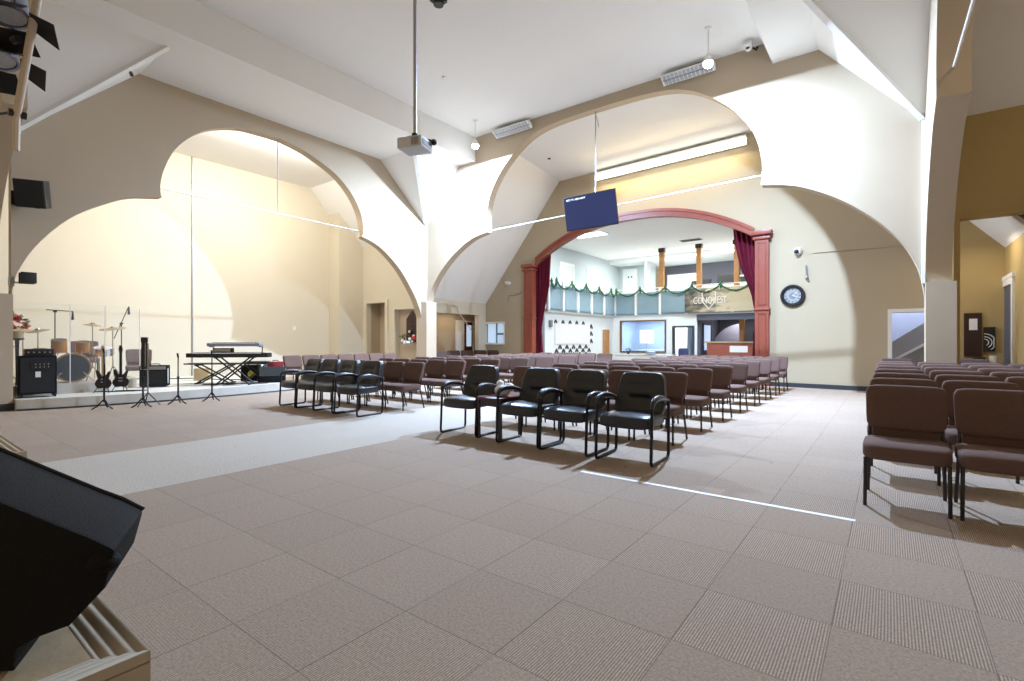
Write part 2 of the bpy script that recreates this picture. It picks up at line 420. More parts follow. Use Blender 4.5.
# ---- hanging corner wedges with a ridge board
def wedge(name, corner, sx, sy, zt, za, dx=1.5, dy=1.85, board=True):
    cx, cy = corner
    A = (cx, cy+sy*dy, zt); Rg = (cx+sx*dx, cy+sy*dy, zt); D = (cx+sx*dx, cy, zt); P = (cx, cy, za); T0 = (cx, cy, zt)
    b = B(); b.add([A, Rg, D, P, T0], [(0, 1, 3), (1, 2, 3), (0, 4, 2, 1), (0, 3, 4), (2, 4, 3)])
    struct(name, b, M['white'], ang=5)
    d = (Vector(Rg)-Vector(P)).normalized(); s = Vector((-sy*sx*d.y, sy*sx*d.x, 0)).normalized()
    out = Vector((sx, sy, -.8)).normalized()
    w = .055; P2 = Vector(P)+d*.05
    b = B()
    vs = []
    for q in (P2, Vector(Rg)):
        for k in (-w, w):
            for e in (-.06, .03): vs.append(q+s*k+out*e)
    b.add(vs, [(0, 1, 3, 2), (4, 6, 7, 5), (0, 4, 5, 1), (2, 3, 7, 6), (1, 5, 7, 3), (0, 2, 6, 4)])
    struct('trim_ridge', b, M['trimwhite'])
wedge('ceiling_wedge', (XA, YB), 1, -1, 6.63, 4.95)
wedge('ceiling_wedge.001', (XC, YB), -1, -1, 6.87, 5.05, 1.6, 1.85)
wedge('ceiling_wedge.002', (XA, YD), 1, 1, 6.63, 4.6, 1.5, 2.05)
# trim strip down the corners below the wedges
b = B(); b.box(XA-.02, XA+.05, YB-.05, YB+.02, 2.4, 5.0); struct('trim_corner', b, M['trimwhite'])
b = B(); b.box(XC-.05, XC+.0, YB-.06, YB, 2.2, 5.05); struct('trim_corner.001', b, M['trimwhite'])

# ---- left alcove (the platform bay)
b = B()
b.box(-16.1, -15.9, -1, 10.2, 0, 6.6); b.box(-16.1, -15.3, 10.2, 11.4, 0, 6.6)
struct('wall_alcove_left', b, M['cream'])
b = B(); b.add([(-16, -1, 6.45), (-12.39, -1, 6.45), (-12.39, 9.47, 6.45), (-16, 9.47, 6.45), (-12.39, 11.3, 4.5), (-16, 11.3, 4.5),
                (-16, -1, 6.6), (-12.39, -1, 6.6), (-12.39, 9.6, 6.6), (-16, 9.6, 6.6), (-12.39, 11.5, 4.6), (-16, 11.5, 4.6)],
               [(0, 1, 2, 3), (3, 2, 4, 5), (6, 9, 8, 7), (9, 11, 10, 8), (0, 3, 9, 6), (3, 5, 11, 9), (1, 7, 8, 2), (2, 8, 10, 4), (0, 6, 7, 1), (4, 10, 11, 5)])
struct('ceiling_alcove_left', b, M['white'], ang=10)
# wall with the doorway and the niche, facing the room
W1 = 11.2
b = B(); b.prism([[(-15.3, 0), (-12.36, 0), (-12.36, 4.75), (-15.3, 4.75)], [(-15.12, .02), (-14.0, .02), (-14.0, 2.54), (-15.12, 2.54)], [(-13.52, .3), (-12.44, .3), (-12.44, 2.26), (-13.52, 2.26)]],
                 lambda x, z: (x, W1, z), lambda x, z: (x, W1+.22, z)); struct('wall_alcove_end', b, M['cream'])
b = B(); b.box(-15.3, -13.85, W1+.62, W1+.7, 0, 2.7); b.box(-15.3, -15.13, W1+.2, W1+.7, 0, 2.7); b.box(-13.98, -13.85, W1+.2, W1+.65, 0, 2.7); b.box(-15.3, -13.85, W1+.2, W1+.7, 2.55, 2.7)
struct('wall_recess', b, M['tan'])
b = B(); b.box(-13.6, -12.4, W1+.2, W1+.26, .2, 2.35); struct('wall_niche', b, M['tan'])
b = B(); b.box(-14.0, -13.86, W1-.06, W1, 0, 2.62); b.box(-13.62, -13.52, W1-.03, W1, 0, 2.4); b.box(-13.52, -12.4, W1-.03, W1, 2.26, 2.4); struct('trim_1', b, M['cream'])
# ---- platform
b = B(); fr = catmull([(-11.82, 1.66), (-11.74, 1.85), (-11.5, 2.7), (-11.33, 3.9), (-11.33, 5.0), (-11.45, 6.2), (-11.6, 6.6)], 4)
ol = [(-15.9, 0), (-12.42, 0), (-12.42, 1.66)]+fr+[(-15.9, 6.6)]
b.prism(ol, lambda x, y: (x, y, 0), lambda x, y: (x, y, .19)); struct('floor_platform', b, M['stage_white'], ang=20)
b = B(); b.prism([(-15.9, 0.2), (-12.45, .2), (-12.45, 3.05), (-13.2, 3.75), (-15.9, 3.9)], lambda x, y: (x, y, .188), lambda x, y: (x, y, .38)); struct('floor_drum_riser', b, M['stage_face'])
b = B(); pf = [(x+.012, y) for x, y in fr]; b.tube([(x, y, .02) for x, y in pf], .012, 6); struct('baseboard_platform', b, M['baseb'])
b = B(); b.box(-12.41, -11.985, 1.19, 1.66, 0, .12); struct('baseboard_left', b, M['baseb'])

# ---- far bay and the proscenium wall (slightly rotated)
PW = lambda x, d=0.: 14.45-.065*x+d
def pw(name, loops, m, t=.25, off=0., **k):
    b = B(); b.prism(loops, lambda x, z: (x, PW(x, off), z), lambda x, z: (x, PW(x, off)+t, z)); return struct(name, b, M[m], **k)
CX = -6.72
def arcz(x, top, side, hw): return side+(top-side)*math.sqrt(max(0, 1-(abs(x-CX)/hw)**2.0)) 
inner = []
for i in range(33):
    x = -10.35+(10.35-2.89)*i/32
    inner.append((x, 3.72+1.31*(1-(abs(x-CX-.1)/4.1)**2.3)))
top = [(x, z) for x, z in inner]
zL, zR = inner[0][1], inner[-1][1]
pw('wall_proscenium', [[(-13.1, 0), (-10.6, 0), (-10.6, zL)]+top+[(-2.7, zR), (-2.7, 0), (2.0, 0), (2.0, 7.1), (-13.1, 7.1)],
                       [(-12.92, 1.1), (-11.95, 1.1), (-11.95, 1.87), (-12.92, 1.87)], [(.05, .01), (.95, .01), (.95, 1.84), (.05, 1.84)]], 'prosc', t=.12)
# proscenium trim arch with stepped face
ot = [(x, z+.215+.02*abs(x-CX)/4) for x, z in inner]
bT = B(); bT.prism(inner+list(reversed(ot)), lambda x, z: (x, PW(x, -.05), z), lambda x, z: (x, PW(x, .14), z))
struct('trim_2', bT, M['redwood'], ang=30)
bT = B(); ot2 = [(x, z+.16) for x, z in inner]; ot3 = [(x, z+.235+.02*abs(x-CX)/4) for x, z in inner]
bT.prism(ot2+list(reversed(ot3)), lambda x, z: (x, PW(x, -.08), z), lambda x, z: (x, PW(x, -.04), z)); struct('trim_3', bT, M['redwood'], ang=30)
for k, (x0, x1, zt) in enumerate(((-10.87, -10.42, 4.0), (-2.89, -2.5, 4.1))):
    xm = (x0+x1)/2; ym = PW(xm); w = (x1-x0)
    b = B(); b.box(x0+.03, x1-.03, ym-.12, ym+.13, 0, zt)
    c = struct('trim_%d' % (4+k), b, M['redwood'])
    b = B(); b.box(x0, x1, ym-.16, ym+.13, 0, .34); b.box(x0, x1, ym-.15, ym+.13, 2.0, 2.06); obj('plinth', b, M['redwood'], c, bevel=.012)
    b = B(); b.box(x0-.02, x1+.02, ym-.17, ym+.13, zt-.22, zt-.15); b.box(x0-.05, x1+.05, ym-.2, ym+.13, zt-.1, zt+.02); obj('capital', b, M['redwood'], c, bevel=.015)
    b = B()
    for z0, z1 in ((.42, 1.92), (2.14, zt-.3)):
        a0, a1 = x0+.1, x1-.1
        b.box(a0, a0+.02, ym-.135, ym-.1, z0, z1); b.box(a1-.02, a1, ym-.135, ym-.1, z0, z1); b.box(a0, a1, ym-.135, ym-.1, z0, z0+.02); b.box(a0, a1, ym-.135, ym-.1, z1-.02, z1)
    obj('panel_moulding', b, M['redwood'], c)
# baseboard right of the arch
b = B(); b.prism([(-2.5, 0), (.0, 0), (.0, .11), (-2.5, .11)], lambda x, z: (x, PW(x, -.02), z), lambda x, z: (x, PW(x, .02), z)); struct('baseboard_right', b, M['baseb'])
# ceiling of the bay with its two slopes
b = B()
X = [(-13.1, 2.45), (-9.3, 6.83), (-1.3, 6.83), (.74, 4.457), (.75, 4.445), (1.95, 3.05)]
yf = lambda x: YB+T-.02 if x < .745 else 12.11
vs = []
for x, z in X:
    zf = z+.3 if z > 6 else z
    vs += [(x, yf(x), zf), (x, PW(x, .05), z)]
for x, z in X:
    zf = z+.4 if z > 6 else z+.1
    vs += [(x, yf(x), zf), (x, PW(x, .05), z+.15)]
fs = []
for i in range(5):
    a = 2*i; fs.append((a, a+1, a+3, a+2)); c = a+12; fs.append((c, c+2, c+3, c+1))
    fs.append((a, a+2, c+2, c)); fs.append((a+1, c+1, c+3, a+3))
fs += [(0, 12, 13, 1), (10, 11, 23, 22)]
b.add(vs, fs); struct('ceiling_bay', b, M['white'], ang=10)
# left wall of the bay: opening into a side room
XL = -12.9
b = B(); b.prism([[(11.5, 0), (15.35, 0), (15.35, 2.75), (11.5, 2.75)], [(11.8, .01), (14.85, .01), (14.85, 2.2), (11.8, 2.2)]], lambda y, z: (XL, y, z), lambda y, z: (XL-.2, y, z)); struct('wall_bay_left', b, M['cream'])
b = B(); b.box(-14.5, -14.4, 11.9, 17, 0, 2.5); b.box(-14.5, -13, 11.86, 11.95, 0, 2.5); b.box(-14.5, -13.0, 17, 17.1, 0, 2.5); b.box(-13.12, -13.0, 15.6, 17.1, 0, 2.5); b.box(-14.5, -13, 11.9, 17.1, 2.4, 2.5)
struct('wall_side_room', b, M['tan'])
# right wall of the bay with a door, end header of the right alcove
XR = 1.9
b = B(); b.box(XR, XR+.15, 11.5, 14.7, 0, 3.6); struct('wall_bay_right', b, M['mustard'])
b = B(); b.prism([(.76, 3.42), (5, 3.42), (5, 6.9), (.76, 6.9)], lambda x, z: (x, 11.9, z), lambda x, z: (x, 12.1, z)); struct('wall_alcove_right', b, M['mustard'])
b = B(); b.box(.9, 5, 11.86, 12.12, 3.36, 3.42); struct('trim_6', b, M['mustard'])
b = B(); b.box(.9, .98, 11.6, 12.1, 0, 3.42); struct('trim_7', b, M['mustard'])
b = B(); b.add([(.7, 11.92, 5.16), (5, 11.92, 5.16), (5, 9.7, 6.9), (.7, 9.7, 6.9), (5, 1, 6.9), (.7, 1, 6.9), (.7, 11.95, 5.3), (5, 11.95, 5.3), (5, 9.8, 7.0), (.7, 9.8, 7.0), (5, 1, 7), (.7, 1, 7)],
               [(0, 1, 2, 3), (3, 2, 4, 5), (6, 9, 8, 7), (9, 11, 10, 8), (0, 6, 7, 1), (1, 7, 8, 2), (2, 8, 10, 4), (0, 3, 9, 6), (3, 5, 11, 9), (4, 10, 11, 5)]); struct('ceiling_alcove_right', b, M['white'], ang=10)
b = B(); b.box(4.8, 5, -1, 12, 0, 7); struct('wall_bounce_right', b, M['mustard'])  # unseen alcove side wall, put in to bounce light
b = B(); b.prism([(.98, 0), (XR, 0), (XR, 4.3), (.98, 4.3)], lambda x, z: (x, PW(x, -.05), z), lambda x, z: (x, PW(x, -.001), z)); struct('wall_lobby', b, M['mustard'])
# ================================================================== HALL BEYOND
HZ = 5.3
HX0, HX1 = -11.5, -1.0
b = B(); b.box(HX0-.15, HX0, 15.75, 25, 2.35, 5.5); struct('wall_hall_left', b, M['hallgrey'])
b = B(); b.box(-10.55, -10.4, 15.78, 21.6, 0, 2.42); struct('wall_hall_lower', b, M['hallwhite'])
slab('ceiling_hall', HX0-.2, HX1+3, 15.32, 23.4, HZ)
b = B(); b.box(HX0, HX1+3, 23.3, 23.5, 5.12, 5.4); b.box(HX0, HX1+3, 23.5, 27, 5.12, 5.3); struct('ceiling_hall.001', b, M['hallwhite'])
b = B(); b.box(HX0, -9.55, 24.7, 24.8, 2.35, 5.5); b.box(-9.65, -9.55, 23.6, 24.7, 2.35, 5.5); struct('wall_hall_back', b, M['hallgrey'])
b = B(); b.box(-9.6, HX1+3, 26, 26.1, 2.35, 6); struct('wall_hall_loft', b, M['slate'])
b = B(); b.box(HX1+2, HX1+2.1, 15, 26, 0, 6); struct('wall_hall_right', b, M['hallgrey'])
# balcony floor
b = B(); b.box(HX0, -10.25, 15.75, 26, 2.3, 2.4); b.box(-10.25, HX1+2, 21.5, 26, 2.3, 2.4); struct('floor_balcony', b, M['hallwhite'])
# lower back wall with window and door openings, up to the dark reception recess
b = B(); b.prism([[(-10.5, 0), (-6.5, 0), (-6.5, 2.32), (-10.5, 2.32)], [(-9.94, .72), (-7.88, .72), (-7.88, 2.06), (-9.94, 2.06)], [(-7.46, .02), (-6.68, .02), (-6.68, 1.75), (-7.46, 1.75)]],
                 lambda x, z: (x, 21.55, z), lambda x, z: (x, 21.7, z)); struct('wall_hall_office', b, M['hallwhite'])
b = B(); b.box(-10.5, -6.4, 24.4, 24.5, 0, 2.3); b.box(-10.5, -10.4, 21.7, 24.5, 0, 2.3); struct('wall_office_back', b, M['officeblue'])
b = B(); b.box(-6.5, HX1+2, 24.8, 24.9, 0, 2.3); b.box(-6.5, -6.4, 21.7, 24.8, 0, 2.3); struct('wall_reception', b, M['slate'])
b = B(); b.box(-6.5, -3, 21.52, 21.75, 2.05, 2.32); struct('trim_8', b, M['slate'])
# side doors on the upper left wall, and door on the end wall
def doorframe(name, y0, y1, z0, z1):
    b = B(); x = HX0
    b.box(x, x+.04, y0-.12, y0, z0, z1+.12); b.box(x, x+.04, y1, y1+.12, z0, z1+.12); b.box(x, x+.04, y0, y1, z1, z1+.12)
    d = struct(name, b, M['trimwhite'])
    b = B(); b.box(x-.01, x+.015, y0, y1, z0, z1); obj('door_leaf', b, M['hallwhite'], d)
doorframe('door_1', 18.75, 19.75, 2.4, 4.55); doorframe('door_2', 21.2, 22.3, 2.4, 4.55)
b = B(); b.box(-11.3, -11.2, 24.64, 24.7, 2.4, 4.9); b.box(-10.62, -10.5, 24.64, 24.7, 2.4, 4.9); b.box(-11.3, -10.5, 24.64, 24.7, 4.9, 4.98); b.box(-11.2, -10.62, 24.64, 24.7, 4.85, 4.9)
d = struct('door_3', b, M['trimwhite']); b = B(); b.box(-11.2, -10.62, 24.66, 24.7, 2.4, 4.85); obj('door_leaf', b, M['hallwhite'], d)
b = B(); b.box(-11.0, -10.93, 24.63, 24.66, 4.5, 4.58); b.box(-10.83, -10.76, 24.63, 24.66, 4.5, 4.58); obj('vent_hole', b, M['blackplastic'], d)
# orange wood door under the balcony
b = B(); b.box(-10.4, -10.36, 20.4, 20.46, 0, 1.76); b.box(-10.4, -10.36, 21.2, 21.26, 0, 1.76); b.box(-10.4, -10.36, 20.46, 21.2, 1.7, 1.76); d = struct('door_4', b, M['trimwhite'])
b = B(); b.box(-10.4, -10.37, 20.46, 21.2, 0, 1.7); obj('door_leaf', b, M['orangewood'], d)
# office window and doors
def frame_xz(b, x0, x1, z0, z1, y0, y1, w):
    b.box(x0-w, x0, y0, y1, z0-w, z1+w); b.box(x1, x1+w, y0, y1, z0-w, z1+w); b.box(x0, x1, y0, y1, z1, z1+w); b.box(x0, x1, y0, y1, z0-w, z0)
b = B(); frame_xz(b, -9.94, -7.88, .72, 2.06, 21.5, 21.62, .06); w = struct('window_1', b, M['walnut'])
b = B(); b.box(-9.94, -7.88, 21.6, 21.61, .72, 2.06); obj('pane', b, M['glass'], w)
b = B(); b.box(-7.54, -7.46, 21.5, 21.6, 0, 1.83); b.box(-6.68, -6.6, 21.5, 21.6, 0, 1.83); b.box(-7.46, -6.68, 21.5, 21.6, 1.75, 1.83); struct('door_5', b, M['baseb'])
# narrow window in the recess
b = B(); b.box(-6.4, -6.35, 22.0, 22.08, .7, 1.95); b.box(-6.4, -6.35, 23.1, 23.2, .7, 1.95); b.box(-6.4, -6.35, 22.08, 23.1, 1.87, 1.95); b.box(-6.4, -6.35, 22.08, 23.1, .7, .78); w = struct('window_2', b, M['navy']); b = B(); b.box(-6.4, -6.37, 22.08, 23.1, .78, 1.87); obj('pane', b, M['skyglass'], w)
# loft window upstairs
b = B(); frame_xz(b, -9.3, -7.9, 3.0, 4.6, 25.94, 26.0, .06); w = struct('window_3', b, M['trimwhite']); b = B(); b.box(-9.3, -7.9, 25.96, 25.99, 3.0, 4.6); obj('pane', b, M['skyglass'], w)
# window on the proscenium wall (left)
b = B(); y = PW(-12.4)
frame_xz(b, -12.92, -11.95, 1.1, 1.87, y-.04, y+.1, .06); w = struct('window_4', b, M['trimwhite'])
b = B(); b.box(-12.92, -11.95, y+.2, y+.22, 1.1, 1.87); obj('pane', b, M['skyglass'], w)
b = B(); b.box(-12.45, -12.41, y+.12, y+.18, 1.1, 1.87); b.box(-12.43, -11.95, y+.12, y+.18, 1.42, 1.5); obj('mullion', b, M['fascia'], w)
# doorway right of the arch: frame, stairwell behind
b = B(); y = PW(.5); b.box(-.03, .05, y-.04, y+.28, 0, 1.92); b.box(.95, 1.03, y-.04, y+.28, 0, 1.92); b.box(.05, .95, y-.04, y+.28, 1.84, 1.92); struct('door_6', b, M['trimwhite'])
b = B(); b.box(-.6, 2.2, 16.4, 16.5, 0, 4); b.box(-.6, -.5, 14.9, 16.4, 0, 4); struct('wall_stairwell', b, M['violetwall'])
b = B(); b.prism([(-.1, .0), (1.9, .0), (1.9, 2.55), (-.1, 1.05)], lambda x, z: (x, 15.6, z), lambda x, z: (x, 15.7, z)); s_ = struct('wall_stair', b, M['stairgrey'])
b = B(); b.prism([(-.1, .55), (1.9, 1.9), (1.9, 1.97), (-.1, .62)], lambda x, z: (x, 15.56, z), lambda x, z: (x, 15.6, z)); obj('stair_rail', b, M['trimwhite'], s_)
# door in the right bay wall
b = B(); b.box(XR-.04, XR, 13.3, 13.42, 0, 2.42); b.box(XR-.04, XR, 14.3, 14.42, 0, 2.42); b.box(XR-.05, XR, 13.25, 14.45, 2.42, 2.5); b.box(XR-.04, XR, 13.42, 14.3, 2.3, 2.42); d = struct('door_7', b, M['trimwhite'])
b = B(); b.box(XR-.015, XR, 13.42, 14.3, 0, 2.3); obj('door_leaf', b, M['slate'], d)
# side room door (left of far bay)
b = B(); b.box(-14.4, -14.36, 15.1, 15.2, 0, 2.05); b.box(-14.4, -14.36, 16.1, 16.2, 0, 2.05); b.box(-14.4, -14.36, 15.2, 16.1, 1.98, 2.05); d = struct('door_8', b, M['trimwhite'])
b = B(); b.box(-14.4, -14.34, 15.62, 16.1, 0, 1.98); obj('door_leaf', b, M['cherry'], d); b = B(); b.box(-14.34, -14.33, 15.72, 16.02, .95, 1.85); obj('door_pane', b, M['skyglass'], d)
b = B(); b.box(-14.4, -14.37, 15.2, 15.62, 0, 1.98); obj('door_leaf', b, M['trimwhite'], d)

# ================================================================== THINGS
# ---- brown stacking chairs
def make_brown(name, fab, label, loc, rz, group):
    t = thing(name, label, 'chair', loc, rz, group)
    b = B()
    def w1(x, y, z):
        if y < -.5: z -= .25*((-y-.5)/.5)**2      # rounded front edge
        return [x, y, z]
    b.pad((0, -.015, .405), (.505, .47, .115), 7, 8, w1); obj('seat', b, M[fab], t, ang=60)
    b = B()
    def w2(x, y, z):
        y2 = y-.55*(x*x)*.6
        x2 = x*(1-.02*(1-z))
        return [x2, y2+1.15*z, z]
    b.pad((0, .25, .682), (.50, .08, .33), 9, 8, w2); obj('backrest', b, M[fab], t, ang=60)
    b = B(); b.box(-.205, .205, .185, .215, .40, .60); obj('back_panel', b, M[fab], t, bevel=.01)
    for s in (-1, 1):
        b = B(); b.tube([(s*.235, -.205, 0), (s*.232, -.2, .35)], .0125, 8); obj('leg', b, M['dark_metal'], t)
        b = B(); b.tube([(s*.235, .275, 0), (s*.225, .19, .35)], .0125, 8); obj('leg', b, M['dark_metal'], t)
    b = B()
    for s in (-1, 1):
        b.tube([(s*.228, -.2, .345), (s*.228, .19, .345), (s*.222, .205, .45), (s*.215, .245, .62)], .0115, 6)
    b.tube([(-.228, .1, .345), (.228, .1, .345)], .011, 6); b.tube([(-.228, -.12, .345), (.228, -.12, .345)], .011, 6)
    obj('frame', b, M['dark_metal'], t)
    return t
CP = .53
first = [True]
brown0 = None
def place_brown(x, y, rz, label, group, z=0):
    global brown0
    if brown0 is None:
        brown0 = make_brown('stacking_chair', 'brownfab', label, (x, y, z), rz, group); return brown0
    return dup(brown0, (x, y, z), rz, label, group)
ROWY = [5.84+1.075*k for k in range(8)]
for k, y in enumerate(ROWY):
    for c in range(5):
        x = -2.2-CP*c
        place_brown(x, y, random.uniform(-.02, .02), 'brown chair, %s from the right aisle in the %s brown row of the centre block' % (ordn(c), ordn(k)), 'brown chairs of the centre block')
for k, y in enumerate(ROWY):
    for c in range(5):
        x = -6.83-CP*c
        place_brown(x, y, random.uniform(-.02, .02), 'brown chair, %s from the pale aisle in the %s brown row of the left block' % (ordn(c), ordn(k)), 'brown chairs of the left block')
for k in range(7):
    y = 4.66+.955*k
    n = 2 if k < 2 else (3 if k < 5 else 4)
    for c in range(n):
        x = .095+CP*c
        place_brown(x, y, random.uniform(-.015, .015), 'brown chair, %s from the aisle in the %s row of the right block' % (ordn(c), ordn(k)), 'brown chairs of the right block')
for c in range(7):
    place_brown(-12.25, 6.95+.535*c, PI/2, 'brown chair, %s from the platform in the left side row' % ordn(c), 'brown chairs of the left side row')
for o_c in list(COL.objects):
    if o_c.get('group') in ('brown chairs of the centre block', 'brown chairs of the left block', 'brown chairs of the left side row'): o_c.scale = (1, 1, .955)
shaded0 = make_brown('stacking_chair', 'brownfab_shaded', 'brown padded chair coloured as in shade, beside the white pier in the right block', (.12, 12.05, 0), 0, 'brown chairs coloured as in shade')
dup(shaded0, (1.25, 12.6, 0), 0, 'brown padded chair coloured as in shade, behind the white pier at the lobby entrance', 'brown chairs coloured as in shade')
for c in range(5):
    dup(shaded0, (-12.2+.17*c, 12.2+.52*c, 0), PI/2-.3, 'brown chair coloured as in shade, %s from the centre pier in the row by the small window' % ordn(c), 'brown chairs coloured as in shade')

# ---- black armchairs with sled frames
def make_black(label, loc, rz, group):
    t = thing('armchair', label, 'chair', loc, rz, group)
    b = B()
    def w1(x, y, z):
        if y < -.4: z -= .3*((-y-.4)/.6)**2
        return [x, y, z+.12*(1-x*x)*(z > 0)]
    b.pad((0, -.02, .41), (.545, .52, .125), 6, 8, w1); obj('seat', b, M['leather'], t, ang=60)
    b = B()
    def w2(x, y, z):
        dep = 1.
        for zs in (.42, -.12):
            dep -= .55*math.exp(-((z-zs)/.07)**2)*(abs(x) < .62)
        y2 = y*dep if y < 0 else y
        x2 = x*(1-.12*max(0, z+.1))
        return [x2, y2+1.15*z+.3*x*x*-.6, z]
    b.pad((0, .245, .64), (.52, .115, .45), 7, 16, w2); obj('backrest', b, M['leather'], t, ang=60)
    for s in (-1, 1):
        b = B(); pts = catmull([(s*.285, -.24, .555), (s*.287, -.215, .6), (s*.288, -.145, .63), (s*.288, -.03, .636), (s*.285, .1, .62), (s*.282, .18, .60)], 3)
        b.tube(pts, [.017+.009*math.sin(PI*min(1, i/len(pts)*1.2)) for i in range(len(pts))], 10, sx=1.25); obj('armrest', b, M['leather'], t, ang=60)
        b = B(); pts = [(s*.285, .13, .61), (s*.285, .235, .59), (s*.285, .25, .56), (s*.285, .24, .05), (s*.285, .225, .02), (s*.285, .2, .013), (s*.285, -.22, .013), (s*.285, -.25, .02), (s*.285, -.262, .05), (s*.285, -.235, .55), (s*.285, -.2, .62)]
        b.tube(pts, .0155, 8); obj('sled_frame', b, M['black_metal'], t)
    b = B(); b.tube([(-.285, -.24, .37), (.285, -.24, .37)], .011, 6); obj('crossbar', b, M['black_metal'], t)
    b = B(); b.tube([(-.285, .24, .4), (.285, .24, .4)], .011, 6); obj('crossbar', b, M['black_metal'], t)
    b = B(); b.tube([(-.285, .245, .545), (.285, .245, .545)], .011, 6); obj('back_rail', b, M['black_metal'], t)
    return t
arm0 = make_black('black leather armchair nearest the right aisle, end of the centre front row', (-2.08, 4.78, 0), .03, 'black armchairs of the centre front row')
dup(arm0, (-2.76, 4.78, 0), 0, 'black leather armchair second from the right aisle in the centre front row', 'black armchairs of the centre front row')
dup(arm0, (-3.38, 4.8, 0), .02, 'black leather armchair just right of the small cherry side table', 'black armchairs of the centre front row')
dup(arm0, (-4.36, 4.86, 0), .06, 'black leather armchair just left of the small cherry side table', 'black armchairs of the centre front row')
for x, nm, r in ((-8.63, 'nearest the stage platform', 0), (-8.1, 'second from the stage platform', .03), (-7.53, 'third from the stage platform', -.02), (-6.9, 'nearest the pale carpet aisle', .04)):
    dup(arm0, (x, 4.97, 0), r, 'black leather armchair %s in the left front row' % nm, 'black armchairs of the left front row')
# ---- side table with wrapped items
t = thing('side_table', 'small cherry wood side table between two black armchairs', 'table', (-3.87, 4.85, 0))
b = B(); b.box(-.2, .2, -.24, .24, .485, .51); obj('tabletop', b, M['cherry'], t, bevel=.006)
for sx in (-1, 1):
    for sy in (-1, 1):
        b = B(); b.box(sx*.17-.018, sx*.17+.018, sy*.2-.018, sy*.2+.018, 0, .485); obj('leg', b, M['darkwood'], t)
b = B(); b.box(-.16, .16, -.2, .2, .40, .485); obj('apron', b, M['darkwood'], t)
b = B(); b.ball((0, 0, .07), (.11, .09, .075), 12, 8); b.ball((.08, .04, .11), (.06, .06, .06), 10, 7); b.ball((-.05, .02, .15), (.05, .05, .045), 10, 7)
tag(obj('tissue_pack', b, M['tissue'], loc=(-3.83, 4.86, .508)), 'crumpled white plastic wrapped bundle on the side table', 'bundle')

# ---- floor tape
b = B(); b.box(-2.25, -.18, 4.0, 4.045, 0, .002)
tag(obj('floor_tape', b, M['tape']), 'thin white tape line across the carpet in front of the right front armchair', 'tape')

# ---- foreground: stage blocks and the wedge monitor
def stage(name, label, x1, y1, x0, y0_, z, th=0.):
    t = thing(name, label, 'stage', (x1, y1, 0), th)
    w = x0-x1; d = y0_-y1
    b = B(); b.box(w, -.085, d, -.085, z-.05, z-.012); obj('deck', b, M['ply'], t)
    b = B(); b.box(w, -.004, d, -.004, 0, z-.055); obj('skirt', b, M['ply'], t)
    for nm in (0, 1):
        b = B()
        prof = [(0, 0), (-.09, 0), (-.09, .012), (-.085, .017), (-.077, .018), (-.071, .015), (-.064, .019), (-.054, .022), (-.046, .019), (-.038, .024), (-.026, .027), (-.018, .024), (-.010, .028), (0, .028)]
        if nm == 0:
            f = lambda s: [(w, p[0], z-.028+p[1]*.95) for p in prof]; g = [(p[0], p[0], z-.028+p[1]*.95) for p in prof]; a = f(0)
        else:
            a = [(p[0], d, z-.028+p[1]*.95) for p in prof]; g = [(p[0], p[0], z-.028+p[1]*.95) for p in prof]
        k = len(prof); fs = [(i, (i+1) % k, (i+1) % k+k, i+k) for i in range(k)]+[tuple(range(k)), tuple(range(2*k-1, k-1, -1))]
        b.add(a+g, fs); b.box(*( (w, -.02, -.02, 0) if nm == 0 else (-.02, 0, d, 0) ), z-.07, z-.026)
        obj('edge_moulding', b, M['moulding'], t, ang=75)
    return t
stage('stage_block', 'plywood stage block with light wood moulding under the black monitor', -1.335, .405, -4.3, -1.5, .5)
stage('stage_block', 'plywood stage block with pale moulding at the left edge, cable on top', -4.36, .66, -9.5, -1.5, .5, .0)
b = B(); b.tube(catmull([(-5.9, .45, .515), (-5.7, .68, .515), (-5.45, .62, .53), (-5.5, .42, .515), (-5.9, .3, .515), (-6.3, .5, .515), (-6.1, .66, .52), (-5.75, .5, .52)], 5), .014, 6)
tag(obj('cable_coil', b, M['blackplastic']), 'black cable lying coiled on the left stage block', 'cable')
# wedge floor monitor: prism between its two side panels
FW = Vector((-.604, .797, 0)); RT = Vector((.797, .604, 0)); UP = Vector((0, 0, 1))
t = thing('stage_monitor', 'large black wedge stage monitor on the stage block at lower left', 'speaker', (-1.5, .2, .5))
org = Vector((-1.5, .2, .5))
def cw(l, z, dep): return tuple(RT*l+FW*dep+UP*z-org)
prof = [(-.797*1.05, .758), (-.86, .675), (-.935, .596), (-1.0, .572), (-1.049, .547), (-1.049, .5), (-1.2, .5), (-1.62, .62), (-1.5, 1.015), (-1.3, .952), (-1.08, .86), (-.953, .808), (-.89, .784)]
b = B(); b.prism(prof, lambda l, z: cw(l, z, 1.05), lambda l, z: cw(l-.125, z, 1.30)); obj('cabinet', b, M['tolex'], t, ang=30, bevel=.008)
b = B(); rim = [(-1.5, 1.017), (-1.3, .954), (-1.08, .862), (-.953, .81), (-.89, .787), (-.837, .760)]
b.tube([cw(l-.125, z, 1.30) for l, z in rim], .005, 6); obj('edge_trim', b, M['grille'], t)
b = B(); b.ball(cw(-.868, .728, 1.06), (.03, .03, .022), 14, 9); obj('handle', b, M['tolex'], t)

